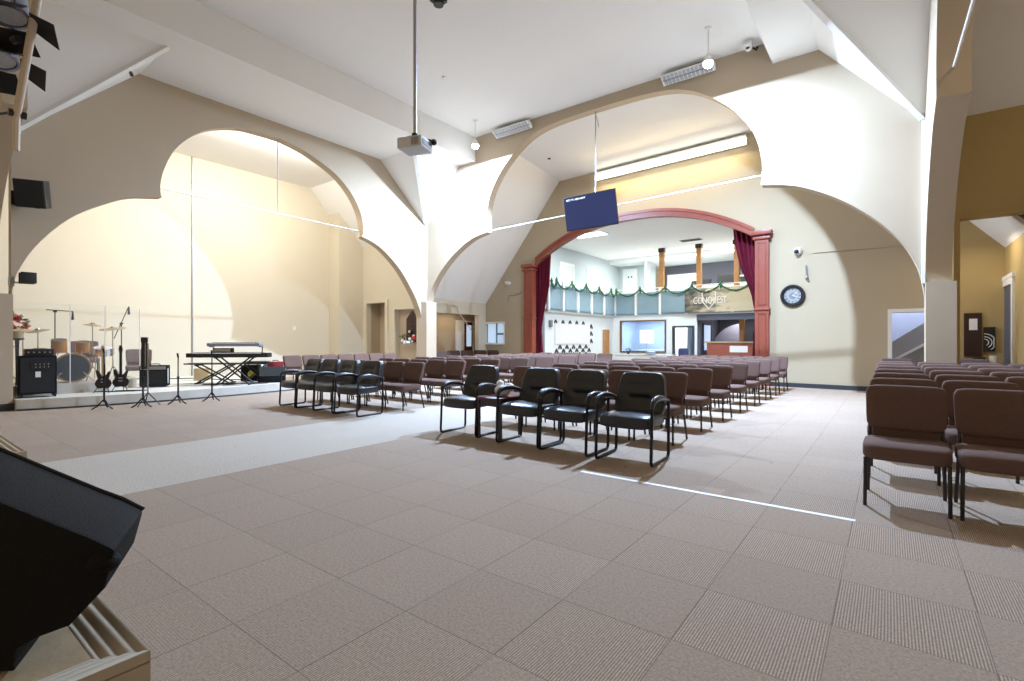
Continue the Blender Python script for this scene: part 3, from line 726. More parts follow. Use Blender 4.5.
# ---- stage light pole with two par cans
t = thing('lighting_pole', 'slanted beige pole carrying stage lights at upper left corner', 'pole', (-5.5, .85, 3.0))
o_ = Vector((-5.5, .85, 3.0)); P0, P1 = Vector((-5.1, .93, 4.6)), Vector((-5.80, .815, 3.07))
b = B(); b.tube([P0-o_, P1-o_], .028, 10); b.tube([P1-o_, P1-o_+Vector((-.02, 0, -.28))], .026, 8); obj('pipe', b, M['pinkpole'], t)
b = B(); b.tube([P1-o_+Vector((.03, .02, .04)), P1-o_+Vector((-.3, -.1, .06))], .012, 8); b.tube([P1-o_+Vector((0, -.05, .02)), P1-o_+Vector((0, .06, .02))], .03, 8); obj('bracket', b, M['dark_metal'], t)
def par(label, c, aim, L=.24, r=.105):
    t = thing('par_can', label, 'stage light', c, 0, 'stage lights on the pole')
    q = Vector(aim).normalized().to_track_quat('Z', 'Y').to_matrix().to_4x4()
    b = B(); b.lathe([(.035, -L*.65), (r*.6, -L*.55), (r*.95, -L*.3), (r, -.05), (r, L*.3), (r*1.06, L*.32), (r*1.06, L*.38), (r*.9, L*.38), (r*.86, L*.2), (.02, L*.12)], 20, q); obj('housing', b, M['bluelens'], t)
    b = B(); b.lathe([(r*.85, L*.3), (r*.85, L*.33)], 20, q); obj('lens', b, M['lens'], t)
    for k in range(4):
        m = q @ Matrix.Rotation(k*PI/2+.3, 4, 'Z') @ Matrix.Translation((r*1.05, 0, L*.38)) @ Matrix.Rotation(.95, 4, 'Y')
        b = B(); w0, w1, h = r*.8, r*1.15, r*1.5
        b.add([(-.003, -w0, 0), (-.003, w0, 0), (-.003, w1, h), (-.003, -w1, h), (.003, -w0, 0), (.003, w0, 0), (.003, w1, h), (.003, -w1, h)], [(0, 1, 2, 3), (4, 7, 6, 5), (0, 4, 5, 1), (1, 5, 6, 2), (2, 6, 7, 3), (3, 7, 4, 0)], m)
        obj('barn_door', b, M['black_metal'], t)
    b = B(); b.tube([q @ Vector((0, r*1.08, 0)), q @ Vector((0, r*1.15, -.12)), q @ Vector((0, 0, -.2)), q @ Vector((0, -r*1.15, -.12)), q @ Vector((0, -r*1.08, 0))], .008, 6)
    b.tube([q @ Vector((0, 0, -.2)), Vector((.28, .07, .02))], .012, 6); b.tube([Vector((.24, .06, .02)), Vector((.31, .08, .02))], .03, 8); obj('yoke', b, M['dark_metal'], t)
    return t
par('silver par can with open barn doors, uppermost on the slanted pole', (-5.58, .74, 3.86), (.3, .0, -1), .28, .12)
par('silver par can with barn doors, lower one on the slanted pole', (-5.92, .72, 3.62), (.3, .05, -1), .28, .12)

# ---- loudspeaker and small lamp on the left pier
t = thing('loudspeaker', 'black loudspeaker on a wall bracket high on the left arch', 'speaker', (-11.68, 1.88, 3.48), 0)
rm = Matrix.Rotation(R(62), 4, 'Z') @ Matrix.Rotation(R(14), 4, 'X')
b = B(); b.prism([(-.2, -.2), (.2, -.2), (.15, .2), (-.15, .2)], lambda x, y: (x, y, -.0), lambda x, y: (x, y, .46)); b.v = [tuple(rm @ Vector(p)) for p in b.v]; obj('cabinet', b, M['blackplastic'], t, bevel=.012)
b = B(); b.box(-.185, .185, -.215, -.198, .02, .44, rm); obj('grille', b, M['grille'], t)
b = B(); b.tube([(-.02, -.02, .25), (-.22, -.12, .25), (-.44, -.18, .2)], .02, 8); b.box(-.47, -.42, -.25, -.05, .08, .32); b.tube([(-.45, -.15, .1), (-.1, .05, .02)], .014, 6); obj('bracket', b, M['black_metal'], t)
t = thing('spotlight', 'small black spotlight on an arm low on the left pier', 'light', (-11.84, 1.8, 2.2))
b = B(); b.box(-.1, .1, -.08, .08, 0, .13); b.box(-.11, -.08, -.1, .1, -.02, .17); b.box(.08, .11, -.1, .1, -.02, .17); obj('housing', b, M['blackplastic'], t, bevel=.006)
b = B(); b.tube([(-.02, 0, .02), (-.14, -.1, .0), (-.3, -.16, .02)], .016, 8); b.box(-.32, -.14, -.2, -.14, -.06, .1); obj('arm', b, M['steel'], t)

# ---- poinsettia
t = thing('poinsettia', 'red poinsettia bunch on a tall stand beside the left pier', 'plant', (-12.62, 1.78, 0))
b = B(); b.lathe([(.12, 0.19), (.13, .21), (.03, .24), (.02, .6), (.03, 1.2), (.1, 1.22), (.1, 1.24)], 14); obj('stand', b, M['black_metal'], t)
b = B(); b.lathe([(.07, 1.24), (.1, 1.36), (.105, 1.37)], 14); obj('pot', b, M['beigebox'], t)
def leaves(b, n, c, rr, size, rnd):
    for i in range(n):
        a = rnd.uniform(0, 2*PI); el = rnd.uniform(-.5, 1.2); r_ = rr*rnd.uniform(.5, 1)
        p = Vector(c)+Vector((math.cos(a)*math.cos(el)*r_, math.sin(a)*math.cos(el)*r_, math.sin(el)*r_*1.1))
        d = (p-Vector(c)).normalized()+Vector((rnd.uniform(-.5, .5), rnd.uniform(-.5, .5), rnd.uniform(-.5, .5))); d.normalize()
        s = d.cross(Vector((.3, .2, 1))).normalized()*size*.4; u = d*size; nn = d.cross(s).normalized()*.15*size
        b.add([p, p+u*.5+s+nn, p+u, p+u*.5-s+nn, p+u*.5-nn*.3], [(0, 1, 4), (1, 2, 4), (2, 3, 4), (3, 0, 4)])
rnd = random.Random(3)
b = B(); leaves(b, 40, (0, .0, 1.5), .09, .12, rnd); f = obj('petals', b, M['red'], t)
b = B(); leaves(b, 12, (0, .02, 1.56), .12, .1, rnd); obj('foliage', b, M['green'], t)

# ---- bass amp
t = thing('bass_cabinet', 'tall black bass speaker cabinet on casters at the platform front', 'amplifier', (-12.2, 1.98, .19), R(84))
b = B(); b.box(-.25, .25, -.18, .18, .06, .74); obj('cabinet', b, M['tolex'], t, bevel=.015)
b = B(); b.box(-.225, .225, -.19, -.178, .09, .71); obj('grille', b, M['grille'], t)
b = B(); b.box(-.035, .035, -.196, -.19, .36, .46); obj('badge', b, M['paper'], t)
b = B()
for i in range(4):
    for j in range(2): b.cbox((-.08+.055*i+.05, -.199, .54+.05*j), (.010, .004, .010))
obj('indicator', b, M['paper'], t)
b = B(); b.box(-.1, .16, -.197, -.19, .50, .63); obj('control_plate', b, M['blackplastic'], t)
for sx in (-1, 1):
    for sy in (-1, 1):
        b = B(); b.tube([(sx*.22-.02, sy*.15, .03), (sx*.22+.02, sy*.15, .03)], .03, 12); b.box(sx*.22-.03, sx*.22+.03, sy*.15-.02, sy*.15+.02, .035, .065); obj('caster', b, M['blackplastic'], t)
t = thing('amplifier_head', 'black amplifier head on top of the tall bass cabinet', 'amplifier', (-12.2, 2.0, .93), R(84))
b = B(); b.box(-.19, .19, -.15, .15, 0, .12); obj('case', b, M['blackplastic'], t, bevel=.008)
b = B()
for i in range(5): b.tube([(-.14+.07*i, -.15, .06), (-.14+.07*i, -.165, .06)], .013, 8)
obj('knob', b, M['steel'], t)

# ---- drum kit
kit = thing('drum_kit', 'amber drum kit with bronze cymbals on the grey riser behind clear panels', 'drums', (-12.85, 2.6, .38), R(78))
def axis(p, d): return Matrix.Translation(p) @ Vector(d).normalized().to_track_quat('Z', 'Y').to_matrix().to_4x4()
b = B(); b.lathe([(.27, -.2), (.275, -.2), (.275, .2), (.27, .2)], 28, axis((0, .05, .29), (0, -1, 0))); bd = obj('bass_drum', b, M['orange_lac'], kit)
b = B(); b.lathe([(.255, .201), (.255, .204)], 28, axis((0, .05, .29), (0, -1, 0))); obj('drum_head', b, M['drumhead'], bd)
b = B(); m_ = axis((0, .05, .29), (0, -1, 0)); b.tube([m_ @ Vector((.278*math.cos(2*PI*i/28), .278*math.sin(2*PI*i/28), .195)) for i in range(28)], .012, 6, closed=True); obj('hoop', b, M['chrome'], bd)
for (x, y, z, r, h, nm, mm) in ((-.2, .0, .72, .12, .24, 'rack_tom', 'orange_lac'), (.15, .02, .70, .11, .2, 'rack_tom', 'orange_lac'), (-.48, .15, .45, .17, .38, 'floor_tom', 'orange_lac'), (.48, .22, .6, .17, .15, 'snare_drum', 'chrome')):
    b = B(); b.lathe([(r, -h/2), (r, h/2), (r*.97, h/2), (r*.97, h/2-.01)], 22, axis((x, y, z), (0, -.25, 1))); d_ = obj(nm, b, M[mm], kit)
    b = B(); b.lathe([(r*.97, h/2-.008), (r*.97, h/2-.004)], 22, axis((x, y, z), (0, -.25, 1))); obj('drum_head', b, M['paper'] if nm == 'snare_drum' else M['drumhead'], d_)
    b = B()
    for k in range(3):
        a = k*2*PI/3+.4; b.tube([(x+.9*r*math.cos(a), y+.9*r*math.sin(a), z-h/2+.02), (x+1.1*r*math.cos(a), y+1.1*r*math.sin(a), .01 if 'floor' in nm or 'snare' in nm else z-h/2-.05)], .009, 6)
    obj('drum_leg', b, M['chrome'], d_)
for (x, y, z, r, tl) in ((-.72, .25, 1.02, .24, .15), (-.5, -.02, 1.0, .18, -.2), (.3, .2, 1.13, .15, .12), (.62, .1, 1.06, .23, -.12), (-.95, .1, .72, .15, .1)):
    b = B(); b.lathe([(r, 0), (r*.6, .018), (.04, .03), (.035, .05), (.01, .055), (.008, .05), (.03, .025), (r*.98, -.003)], 24, axis((x, y, z), (tl, -.15, 1))); c_ = obj('cymbal', b, M['brass'], kit)
    b = B(); b.tube([(x, y, .25), (x, y, z+.05)], .01, 8)
    for k in range(3): b.tube([(x, y, .3), (x+.2*math.cos(k*2.1), y+.2*math.sin(k*2.1), .005)], .009, 6)
    obj('cymbal_stand', b, M['chrome'], c_)
b = B(); b.tube([(-.16, -.2, .2), (-.32, -.28, .02)], .01, 6); b.tube([(.16, -.2, .2), (.32, -.28, .02)], .01, 6); b.tube([(-.05, 0, .55), (-.2, 0, .66)], .014, 6); b.tube([(.05, 0, .55), (.17, 0, .66)], .014, 6); obj('spur', b, M['chrome'], kit)
# drum shield panels
PN = [(-12.52, 1.72), (-12.5, 2.5), (-12.44, 3.02)]
for k, (p, q) in enumerate(((PN[0], PN[1]), (PN[1], PN[2]), ((-12.42, 3.1), (-13.1, 3.78)))):
    z = .38 if k < 2 else .19
    dx, dy = q[0]-p[0], q[1]-p[1]; L = math.hypot(dx, dy)
    t = thing('shield_panel', 'clear acrylic drum shield panel, %s from the left pier' % ordn(k), 'screen', (p[0], p[1], z), math.atan2(dy, dx), 'drum shield panels')
    b = B(); b.box(.01, L-.01, -.004, .004, .01, 1.9-z); obj('panel', b, M['acrylic'], t)
    b = B(); b.box(L-.016, L-.002, -.006, .006, 0, 1.9-z); obj('edge_strip', b, M['trimwhite'], t)
    b = B(); b.box(0, .1, -.05, .05, 0, .012); b.box(L-.1, L, -.05, .05, 0, .012); obj('foot', b, M['acrylic'], t)
# ---- microphone stands
def mic_stand(label, loc, h, boom=None, mic=True, rz=0., group='microphone stands'):
    t = thing('microphone_stand', label, 'stand', loc, rz, group)
    b = B(); b.tube([(0, 0, .12), (0, 0, h)], .010, 8); b.tube([(0, 0, .12), (0, 0, h*.55)], .015, 8); b.tube([(0, 0, h*.54), (0, 0, h*.58)], .022, 8); obj('pole', b, M['black_metal'], t)
    for k in range(3):
        a = k*2*PI/3+.5; b = B(); b.tube([(.015*math.cos(a), .015*math.sin(a), .16), (.1*math.cos(a), .1*math.sin(a), .05), (.17*math.cos(a), .17*math.sin(a), .01)], .012, 6); obj('leg', b, M['black_metal'], t)
    b = B()
    if boom:
        (a, c) = boom; b.tube([a, c], .009, 8); b.tube([(0, -.03, h), (0, .03, h)], .02, 8); obj('boom', b, M['black_metal'], t)
        e = Vector(c); b = B(); b.tube([e, e+Vector((.0, 0, -.13))], [.012, .022], 10); b.ball(tuple(e+Vector((0, 0, -.15))), .028); obj('microphone', b, M['blackplastic'], t)
    elif mic:
        b.tube([(0, 0, h-.02), (.01, -.015, h+.06)], .016, 8); obj('clip', b, M['black_metal'], t)
    return t
mic_stand('black microphone stand on the carpet in front of the guitars', (-10.97, 2.64, 0), 1.0)
mic_stand('black microphone stand on the carpet holding the upright folded music stand', (-10.73, 3.14, 0), .95)
mic_stand('black microphone stand alone on the carpet between amplifier and keyboards', (-10.71, 3.69, 0), .9)
mic_stand('black microphone stand on the carpet in front of the keyboards', (-10.71, 4.28, 0), .95)
mic_stand('microphone stand with level boom over the drum kit', (-13.75, 2.5, .38), 1.42, ((-.18, -.1, 1.46), (.3, .22, 1.42)))
mic_stand('microphone stand with steep boom right of the drum kit', (-13.3, 3.5, .19), 1.38, ((-.12, -.1, 1.05), (.12, .1, 1.75)))
# folded music stand in front of the guitar amp
t = thing('music_stand', 'tall folded black music stand with silver tube beside guitar amplifier', 'stand', (-10.86, 3.2, 0), R(55))
b = B(); b.box(-.045, .045, -.02, .02, .68, 1.25); b.box(-.05, .05, -.03, .03, 1.17, 1.26); obj('desk', b, M['blackplastic'], t, bevel=.005)
b = B(); b.tube([(.05, .01, .2), (.05, .01, 1.15)], .014, 8); b.tube([(.02, -.022, .72), (.02, -.022, 1.15)], .006, 6); obj('tube', b, M['chrome'], t)
b = B()
for k in range(3): b.tube([(.05, .01, .25), (.05+.2*math.cos(k*2.1), .01+.2*math.sin(k*2.1), .01)], .009, 6)
obj('tripod', b, M['black_metal'], t)
# ---- guitars on stands
def guitar(label, loc, rz, neck):
    t = thing('electric_guitar', label, 'guitar', loc, rz, 'guitars on the platform'); t.scale = (.8, .8, .8)
    ol = catmull([(0, .12), (.1, .11), (.165, .2), (.15, .29), (.11, .34), (.13, .42), (.15, .5), (.11, .51), (.06, .43), (0, .42), (-.05, .44), (-.1, .54), (-.145, .53), (-.13, .42), (-.11, .34), (-.15, .28), (-.165, .2), (-.1, .11), (0, .12)], 3)[:-1]
    b = B(); b.prism(ol, lambda x, z: (x, -.02, z), lambda x, z: (x, .022, z)); obj('body', b, M['blackplastic'], t, ang=35)
    b = B(); b.box(-.024, .024, -.035, -.012, .40, .98); n_ = obj('neck', b, M[neck], t, bevel=.004)
    b = B(); b.prism([(-.028, .98), (.028, .98), (.045, 1.04), (.03, 1.13), (-.02, 1.15), (-.04, 1.05)], lambda x, z: (x, -.03, z), lambda x, z: (x, -.012, z)); obj('headstock', b, M[neck], t)
    for z in (.26, .33): b = B(); b.box(-.04, .04, -.03, -.02, z-.012, z+.012); obj('pickup', b, M['steel'], t)
    b = B(); b.tube([(0, .06, .7), (0, .09, .15)], .01, 6)
    for k in (-1, 1): b.tube([(0, .09, .35), (k*.16, -.1, .01)], .009, 6); b.tube([(k*.07, .08, .14), (k*.07, -.07, .11)], .009, 6)
    b.tube([(0, .09, .35), (0, .25, .01)], .009, 6); obj('guitar_stand', b, M['black_metal'], t)
guitar('black electric guitar with pale maple neck on the platform', (-12.1, 2.9, .19), R(52), 'maple')
guitar('black electric guitar with dark neck, right one of the two guitars', (-12.2, 3.2, .19), R(62), 'grille')
# ---- guitar amp
t = thing('guitar_amplifier', 'square black guitar amplifier on the platform between stands', 'amplifier', (-12.75, 3.95, .19), R(60))
b = B(); b.box(-.25, .25, -.14, .14, .02, .47); obj('cabinet', b, M['tolex'], t, bevel=.015)
b = B(); b.box(-.23, .23, -.152, -.138, .04, .36); obj('grille', b, M['grille'], t)
b = B(); b.box(-.23, .23, -.148, -.138, .38, .45)
for i in range(6): b.tube([(-.18+.07*i, -.148, .415), (-.18+.07*i, -.165, .415)], .013, 8)
obj('control_panel', b, M['steel'], t)
b = B(); b.tube([(-.1, 0, .47), (-.08, 0, .5), (.08, 0, .5), (.1, 0, .47)], .01, 6); obj('handle', b, M['blackplastic'], t)
b = B(); b.box(.252, .256, -.1, -.04, .08, .4); obj('label_strip', b, M['paper'], t)
# ---- brown chair behind the drums
place_brown(-14.3, 3.1, R(80), 'brown padded chair standing behind the bass drum on the platform', 'brown chairs on the platform', .38)
place_brown(-13.75, 3.95, R(75), 'brown padded chair standing behind the drum shield on the platform', 'brown chairs on the platform', .19)

# ---- two keyboards on an X stand
KR = R(46)
def xstand(t, w, h, mm, y=0.):
    b = B()
    for yy in (y-.15, y+.15):
        b.box(-.02, .02, yy-.015, yy+.015, -w, w, Matrix.Translation((0, 0, h/2)) @ Matrix.Rotation(math.atan2(.62, h)*1., 4, 'Y')) if False else None
        b.tube([(-.36, yy, .01), (.36, yy, h)], .018, 6); b.tube([(.36, yy, .01), (-.36, yy, h)], .018, 6)
    for x in (-.36, .36): b.tube([(x, y-.22, .015), (x, y+.22, .015)], .018, 6); b.tube([(x, y-.2, h), (x, y+.2, h)], .018, 6)
    obj('x_stand', b, M[mm], t)
t = thing('keyboard_stand', 'black folding X stand carrying two keyboards on the platform', 'stand', (-11.98, 5.28, .19), KR)
xstand(t, .7, .62, 'black_metal')
b = B()
for x in (-.5, .55): b.tube([(x, .08, .66), (x, .12, .86), (x, -.1, .87)], .012, 6)
b.tube([(-.36, .1, .62), (-.5, .1, .64)], .012, 6); b.tube([(.36, .1, .62), (.55, .1, .64)], .012, 6); obj('upper_arm', b, M['black_metal'], t)
def keyboard(name, label, loc, L, D, H, mm, rz=KR):
    t = thing(name, label, 'keyboard', loc, rz, 'keyboards on the platform')
    b = B(); b.box(-L/2, L/2, -D/2, D/2, 0, H); obj('case', b, M[mm], t, bevel=.012)
    b = B(); n = int(L*.86/.0235)
    for i in range(n): b.box(-L*.43+i*.0235, -L*.43+i*.0235+.0222, -D/2-.004, -D/2+.14, H-.012, H+.006)
    obj('white_keys', b, M['keys'], t)
    b = B()
    for i in range(n):
        if i % 7 in (2, 6): continue
        b.box(-L*.43+i*.0235+.0165, -L*.43+i*.0235+.029, -D/2+.05, -D/2+.14, H, H+.016)
    obj('black_keys', b, M['blackplastic'], t)
    b = B(); b.box(-L*.42, L*.42, D/2-.1, D/2-.02, H, H+.004); obj('control_panel', b, M['blackplastic'], t)
keyboard('digital_piano', 'long black digital piano on the lower tier of the X stand', (-12.06, 5.2, .815), 1.72, .32, .1, 'blackplastic')
keyboard('synthesizer', 'silver blue synthesizer on the upper tier above the digital piano', (-12.02, 5.3, 1.065), 1.12, .26, .075, 'silver_blue')
t = thing('stage_rack', 'small black sound module between the two keyboards', 'module', (-12.2, 5.12, .925), KR)
b = B(); b.box(-.2, .2, -.08, .08, 0, .1); obj('case', b, M['blackplastic'], t, bevel=.006)
b = B(); b.box(-.18, .18, -.085, -.08, .02, .08); obj('front_panel', b, M['steel'], t)
t = thing('folding_table', 'narrow black tray table on crossed legs behind the keyboards', 'table', (-12.7, 5.15, .19), KR)
xstand(t, .6, .43, 'dark_metal'); b = B(); b.box(-.6, .6, -.2, .2, .45, .48); obj('tabletop', b, M['blackplastic'], t)
t = thing('keyboard_bench', 'low black keyboard bench on crossed legs behind the right keyboard end', 'bench', (-12.35, 5.95, .19), KR)
b = B(); b.pad((0, 0, .47), (.62, .3, .08), 6, 5); obj('seat', b, M['leather'], t)
xs = B()
for yy in (-.11, .11): xs.tube([(-.24, yy, .01), (.24, yy, .43)], .014, 6); xs.tube([(.24, yy, .01), (-.24, yy, .43)], .014, 6)
obj('x_legs', xs, M['black_metal'], t)
# crate behind, fan, wedge monitor, red case
t = thing('crate', 'beige cardboard box on the platform behind the keyboard legs', 'box', (-13.9, 5.35, .19), R(50))
b = B(); b.box(-.17, .17, -.14, .14, 0, .30); obj('carton', b, M['beigebox'], t, bevel=.004)
b = B(); b.box(-.17, -.005, -.14, .14, .30, .305); b.box(.005, .17, -.14, .14, .30, .306); obj('flap', b, M['beigebox'], t)
t = thing('floor_fan', 'round black floor fan behind the wedge monitor', 'fan', (-12.5, 6.22, .19), R(60))
m_ = axis((0, 0, .27), (0, -1, .25)); b = B()
for k in range(3):
    b.tube([m_ @ Vector(((.22-.0*k)*math.cos(2*PI*i/24), (.22)*math.sin(2*PI*i/24), -.06+.06*k)) for i in range(24)], .008, 6, closed=True)
for k in range(14): b.tube([m_ @ Vector((.03*math.cos(k*.449), .03*math.sin(k*.449), .08)), m_ @ Vector((.22*math.cos(k*.449), .22*math.sin(k*.449), .06))], .003, 4)
obj('guard', b, M['black_metal'], t)
b = B()
for k in range(4): b.add([(0, -.02, .0), (.03, .03, .02), (.19, .08, .02), (.19, -.06, -.02), (0, -.02, -.005), (.03, .03, .012), (.19, .08, .012), (.19, -.06, -.028)], [(0, 1, 2, 3), (7, 6, 5, 4), (0, 3, 7, 4), (1, 5, 6, 2), (2, 6, 7, 3), (0, 4, 5, 1)], m_ @ Matrix.Rotation(k*PI/2, 4, 'Z'))
obj('blade', b, M['steel'], t)
b = B(); b.lathe([(.05, -.08), (.06, 0), (.03, .05)], 14, m_); obj('motor', b, M['blackplastic'], t)
b = B(); b.tube([(-.2, .12, .012), (-.22, 0, .27), ], .012, 6); b.tube([(.2, .12, .012), (.22, 0, .27)], .012, 6); b.tube([(-.24, -.15, .012), (-.2, .12, .012), (.2, .12, .012), (.24, -.15, .012)], .012, 6); obj('stand', b, M['black_metal'], t)
t = thing('speaker_box', 'black floor speaker with yellow cone left of the round fan', 'speaker', (-12.55, 5.95+.0, .19), R(50))
t.location = (-12.75, 6.0, .19)
b = B(); b.box(-.2, .2, -.15, .15, 0, .4); obj('cabinet', b, M['tolex'], t, bevel=.012)
b = B(); b.lathe([(.09, 0), (.08, .01), (.03, -.01), (.01, 0)], 18, axis((0.05, -.153, .18), (0, -1, 0))); obj('cone', b, M['yellow'], t)
t = thing('wedge_monitor', 'black wedge floor monitor at the platform end beside the chairs', 'speaker', (-11.95, 6.12, .19), R(62)); t.scale = (1.12, 1.12, 1.12)
b = B(); b.prism([(-.17, 0), (.2, 0), (.2, .16), (.08, .33), (-.02, .33), (-.17, .12)], lambda y, z: (-.27, y, z), lambda y, z: (.27, y, z)); obj('cabinet', b, M['tolex'], t, bevel=.012)
sl = Vector((0, -.15, .21)); nn = Vector((0, -.21, -.15)); b = B(); b.add([(-.24, -.165+.012*0-.006, .135), (.24, -.171, .135), (.24, -.034, .322), (-.24, -.034, .322), (-.24, -.182, .143), (.24, -.182, .143), (.24, -.045, .33), (-.24, -.045, .33)], [(0, 1, 2, 3), (4, 7, 6, 5), (0, 4, 5, 1), (1, 5, 6, 2), (2, 6, 7, 3), (3, 7, 4, 0)]); obj('grille', b, M['grille'], t)
t = thing('tool_case', 'small dark red case on the platform behind the wedge monitor', 'case', (-12.55, 6.62-.1, .19), R(60))
b = B(); b.box(-.19, .19, -.12, .12, 0, .47); obj('case_body', b, M['redbox'], t, bevel=.02); b = B(); b.tube([(-.07, 0, .47), (-.06, 0, .5), (.06, 0, .5), (.07, 0, .47)], .01, 6); obj('handle', b, M['blackplastic'], t)
# cables strewn on the platform
rnd = random.Random(11)
def cable(label, x, y, n, sp, z=.2, seed=0):
    r2 = random.Random(seed); p = Vector((x, y, z)); a = r2.uniform(0, 6); pts = [tuple(p)]
    for i in range(n):
        a += r2.uniform(-.9, .9); p = Vector((x+r2.uniform(-sp, sp), y+r2.uniform(-sp*1.3, sp*1.3), z)); pts.append(tuple(p))
    b = B(); b.tube(catmull(pts, 5), .010, 5); tag(obj('cable', b, M['blackplastic']), label, 'cable')
cable('tangled black cable lying under the keyboard stand', -12.05, 5.2, 9, .38, .2, 1)
cable('tangled black cable on the platform below the guitars', -12.1, 3.2, 7, .3, .2, 2)
cable('tangled black cable on the platform before the wedge monitor', -11.85, 5.85, 7, .26, .2, 3)
b = B(); b.tube(catmull([(-15.82, 4.3, .2), (-15.3, 4.7, .2), (-14.9, 5.1, .2), (-14.6, 5.5, .2), (-13.6, 5.7, .2), (-13.1, 6.2, .2)], 4), .014, 5); tag(obj('cable', b, M['blackplastic']), 'long black cable along the cream back wall of the platform', 'cable')

# ---- projector
t = thing('projector', 'grey ceiling projector hanging from a long pole', 'projector', (-4.19, 3.75, 3.30), R(18))
b = B(); b.box(-.15, .15, -.13, .13, 0, .12); obj('case', b, M['projgrey'], t, bevel=.015)
b = B(); b.tube([(-.152, .02-.06, .06), (-.168, .02-.06, .06)], .045, 16); b.box(-.156, -.148, -.1, .03, .015, .105); obj('lens', b, M['blackplastic'], t)
b = B()
for i in range(6): b.box(.03+.016*i, .038+.016*i, -.134, -.128, .02, .1)
b.box(.148, .154, -.1, .1, .03, .09); obj('vent', b, M['ventgrey'], t)
b = B(); b.tube([(0, 0, .14), (0, 0, 7.33-3.30)], .019, 10); b.lathe([(.06, 4.0), (.07, 4.03)], 14); obj('pole', b, M['steel'], t)
b = B(); b.box(-.06, .06, -.06, .06, .12, .15); b.tube([(.08, 0, .13), (.08, .1, .15), (.14, .14, .14)], .018, 8); b.tube([(0, 0, .14), (0, 0, .19)], .035, 10); b.ball((.17, .12, .12), .035, 8, 6); obj('bracket', b, M['blackplastic'], t)

# ---- hanging television
t = thing('television', 'wall size television showing a blue screen hanging in the far arch', 'television', (-6.10, 11.44, 4.09))
tl = Matrix.Rotation(R(12), 4, 'X')
b = B(); b.box(-.74, .74, 0, .05, 0, .87, tl); obj('housing', b, M['blackplastic'], t, bevel=.008)
b = B(); b.box(-.72, .72, -.004, .0, .03, .85, tl); sc_ = obj('screen', b, M['screen'], t)
me = text_mesh('NOT TV, NEW SOFT', .062); me.materials.append(M['textglow'])
o = bpy.data.objects.new('lettering', me); COL.objects.link(o); o.parent = sc_; o.matrix_local = tl @ Matrix.Translation((-.66, -.006, .765)) @ Matrix.Rotation(PI/2, 4, 'X')
b = B(); b.tube([(.1, .0, .6), (.1, .03, 2.98)], .017, 8); b.tube([(.1, .03, 2.93), (.2, .02, 2.55)], .008, 6); b.box(-.02, .28, -.06, -.01, .45, .65); obj('pole', b, M['steel'], t)
# ---- tie rods and conduits
b = B(); b.tube([(-9.6, 11.55, 4.5), (-2.1, 11.55, 4.68)], .014, 8); tag(obj('tie_rod', b, M['trimwhite']), 'thin white rod spanning the far arch behind the television', 'rod')
b = B(); b.tube([(-12.28, 3.78, 4.42), (-12.28, 8.95, 4.38)], .014, 8); tag(obj('tie_rod', b, M['steel']), 'thin dark rod spanning the left arch', 'rod')
b = B(); b.tube([(-12.28, 6.43, 4.38), (-12.28, 6.43, 6.26)], .012, 8); tag(obj('hanger_rod', b, M['steel']), 'thin vertical hanger from the left arch crown to its rod', 'rod')
b = B(); b.tube([(-15.88, 5.83, .2), (-15.88, 5.83, 6.44)], .018, 8); tag(obj('conduit', b, M['steel']), 'vertical pipe on the cream back wall behind the keyboards', 'pipe')
b = B(); b.tube([(.68, 9.15, 4.85), (.66, 6.2, 4.5)], .018, 8); tag(obj('conduit', b, M['trimwhite']), 'short white pipe under the right arch at the top edge', 'pipe')
b = B(); b.tube([(x, PW(x, -.02), z) for x, z in ((-1.55, 3.4), (.3, 3.36), (1.2, 3.36))], .01, 6); tag(obj('conduit', b, M['tan']), 'thin tan conduit running right from the security camera', 'pipe')
b = B(); b.tube([(-1.68, PW(-1.68, -.03), 3.1), (-1.66, PW(-1.68, -.03), 2.76), (-1.62, PW(-1.68, -.03), 2.7)], .022, 8); b.ball((-1.66, PW(-1.68, -.05), 2.78), .04, 8, 6); tag(obj('wall_hook', b, M['steel']), 'short grey rod hook on the white wall above the clock', 'hook')
b = B(); b.tube([(-11.0, PW(-11)-.03, 3.02), (-11.35, PW(-11.35)-.03, 2.93), (-11.65, PW(-11.65)-.03, 2.95), (-11.68, PW(-11.7)-.03, 2.7)], .014, 6); tag(obj('conduit', b, M['steel']), 'bent grey cable beside the left mahogany column', 'cable')
b = B(); b.ball((-11.67, PW(-11.67)-.05, 3.41), (.14, .08, .07), 12, 8); b.tube([(-11.8, PW(-11.7)-.04, 3.44), (-11.55, PW(-11.55)-.1, 3.38)], .05, 10); tag(obj('motion_sensor', b, M['camwhite']), 'white sensor on the tan wall left of the mahogany column', 'sensor')
b = B(); b.tube(catmull([(-12.6, 11.9, 2.56), (-12.82, 13.4, 2.52), (-12.84, 13.7, 2.2), (-12.84, 14.4, 1.55)], 4), .016, 6); tag(obj('conduit', b, M['cream']), 'slanting pale pipe across the side room opening', 'pipe')

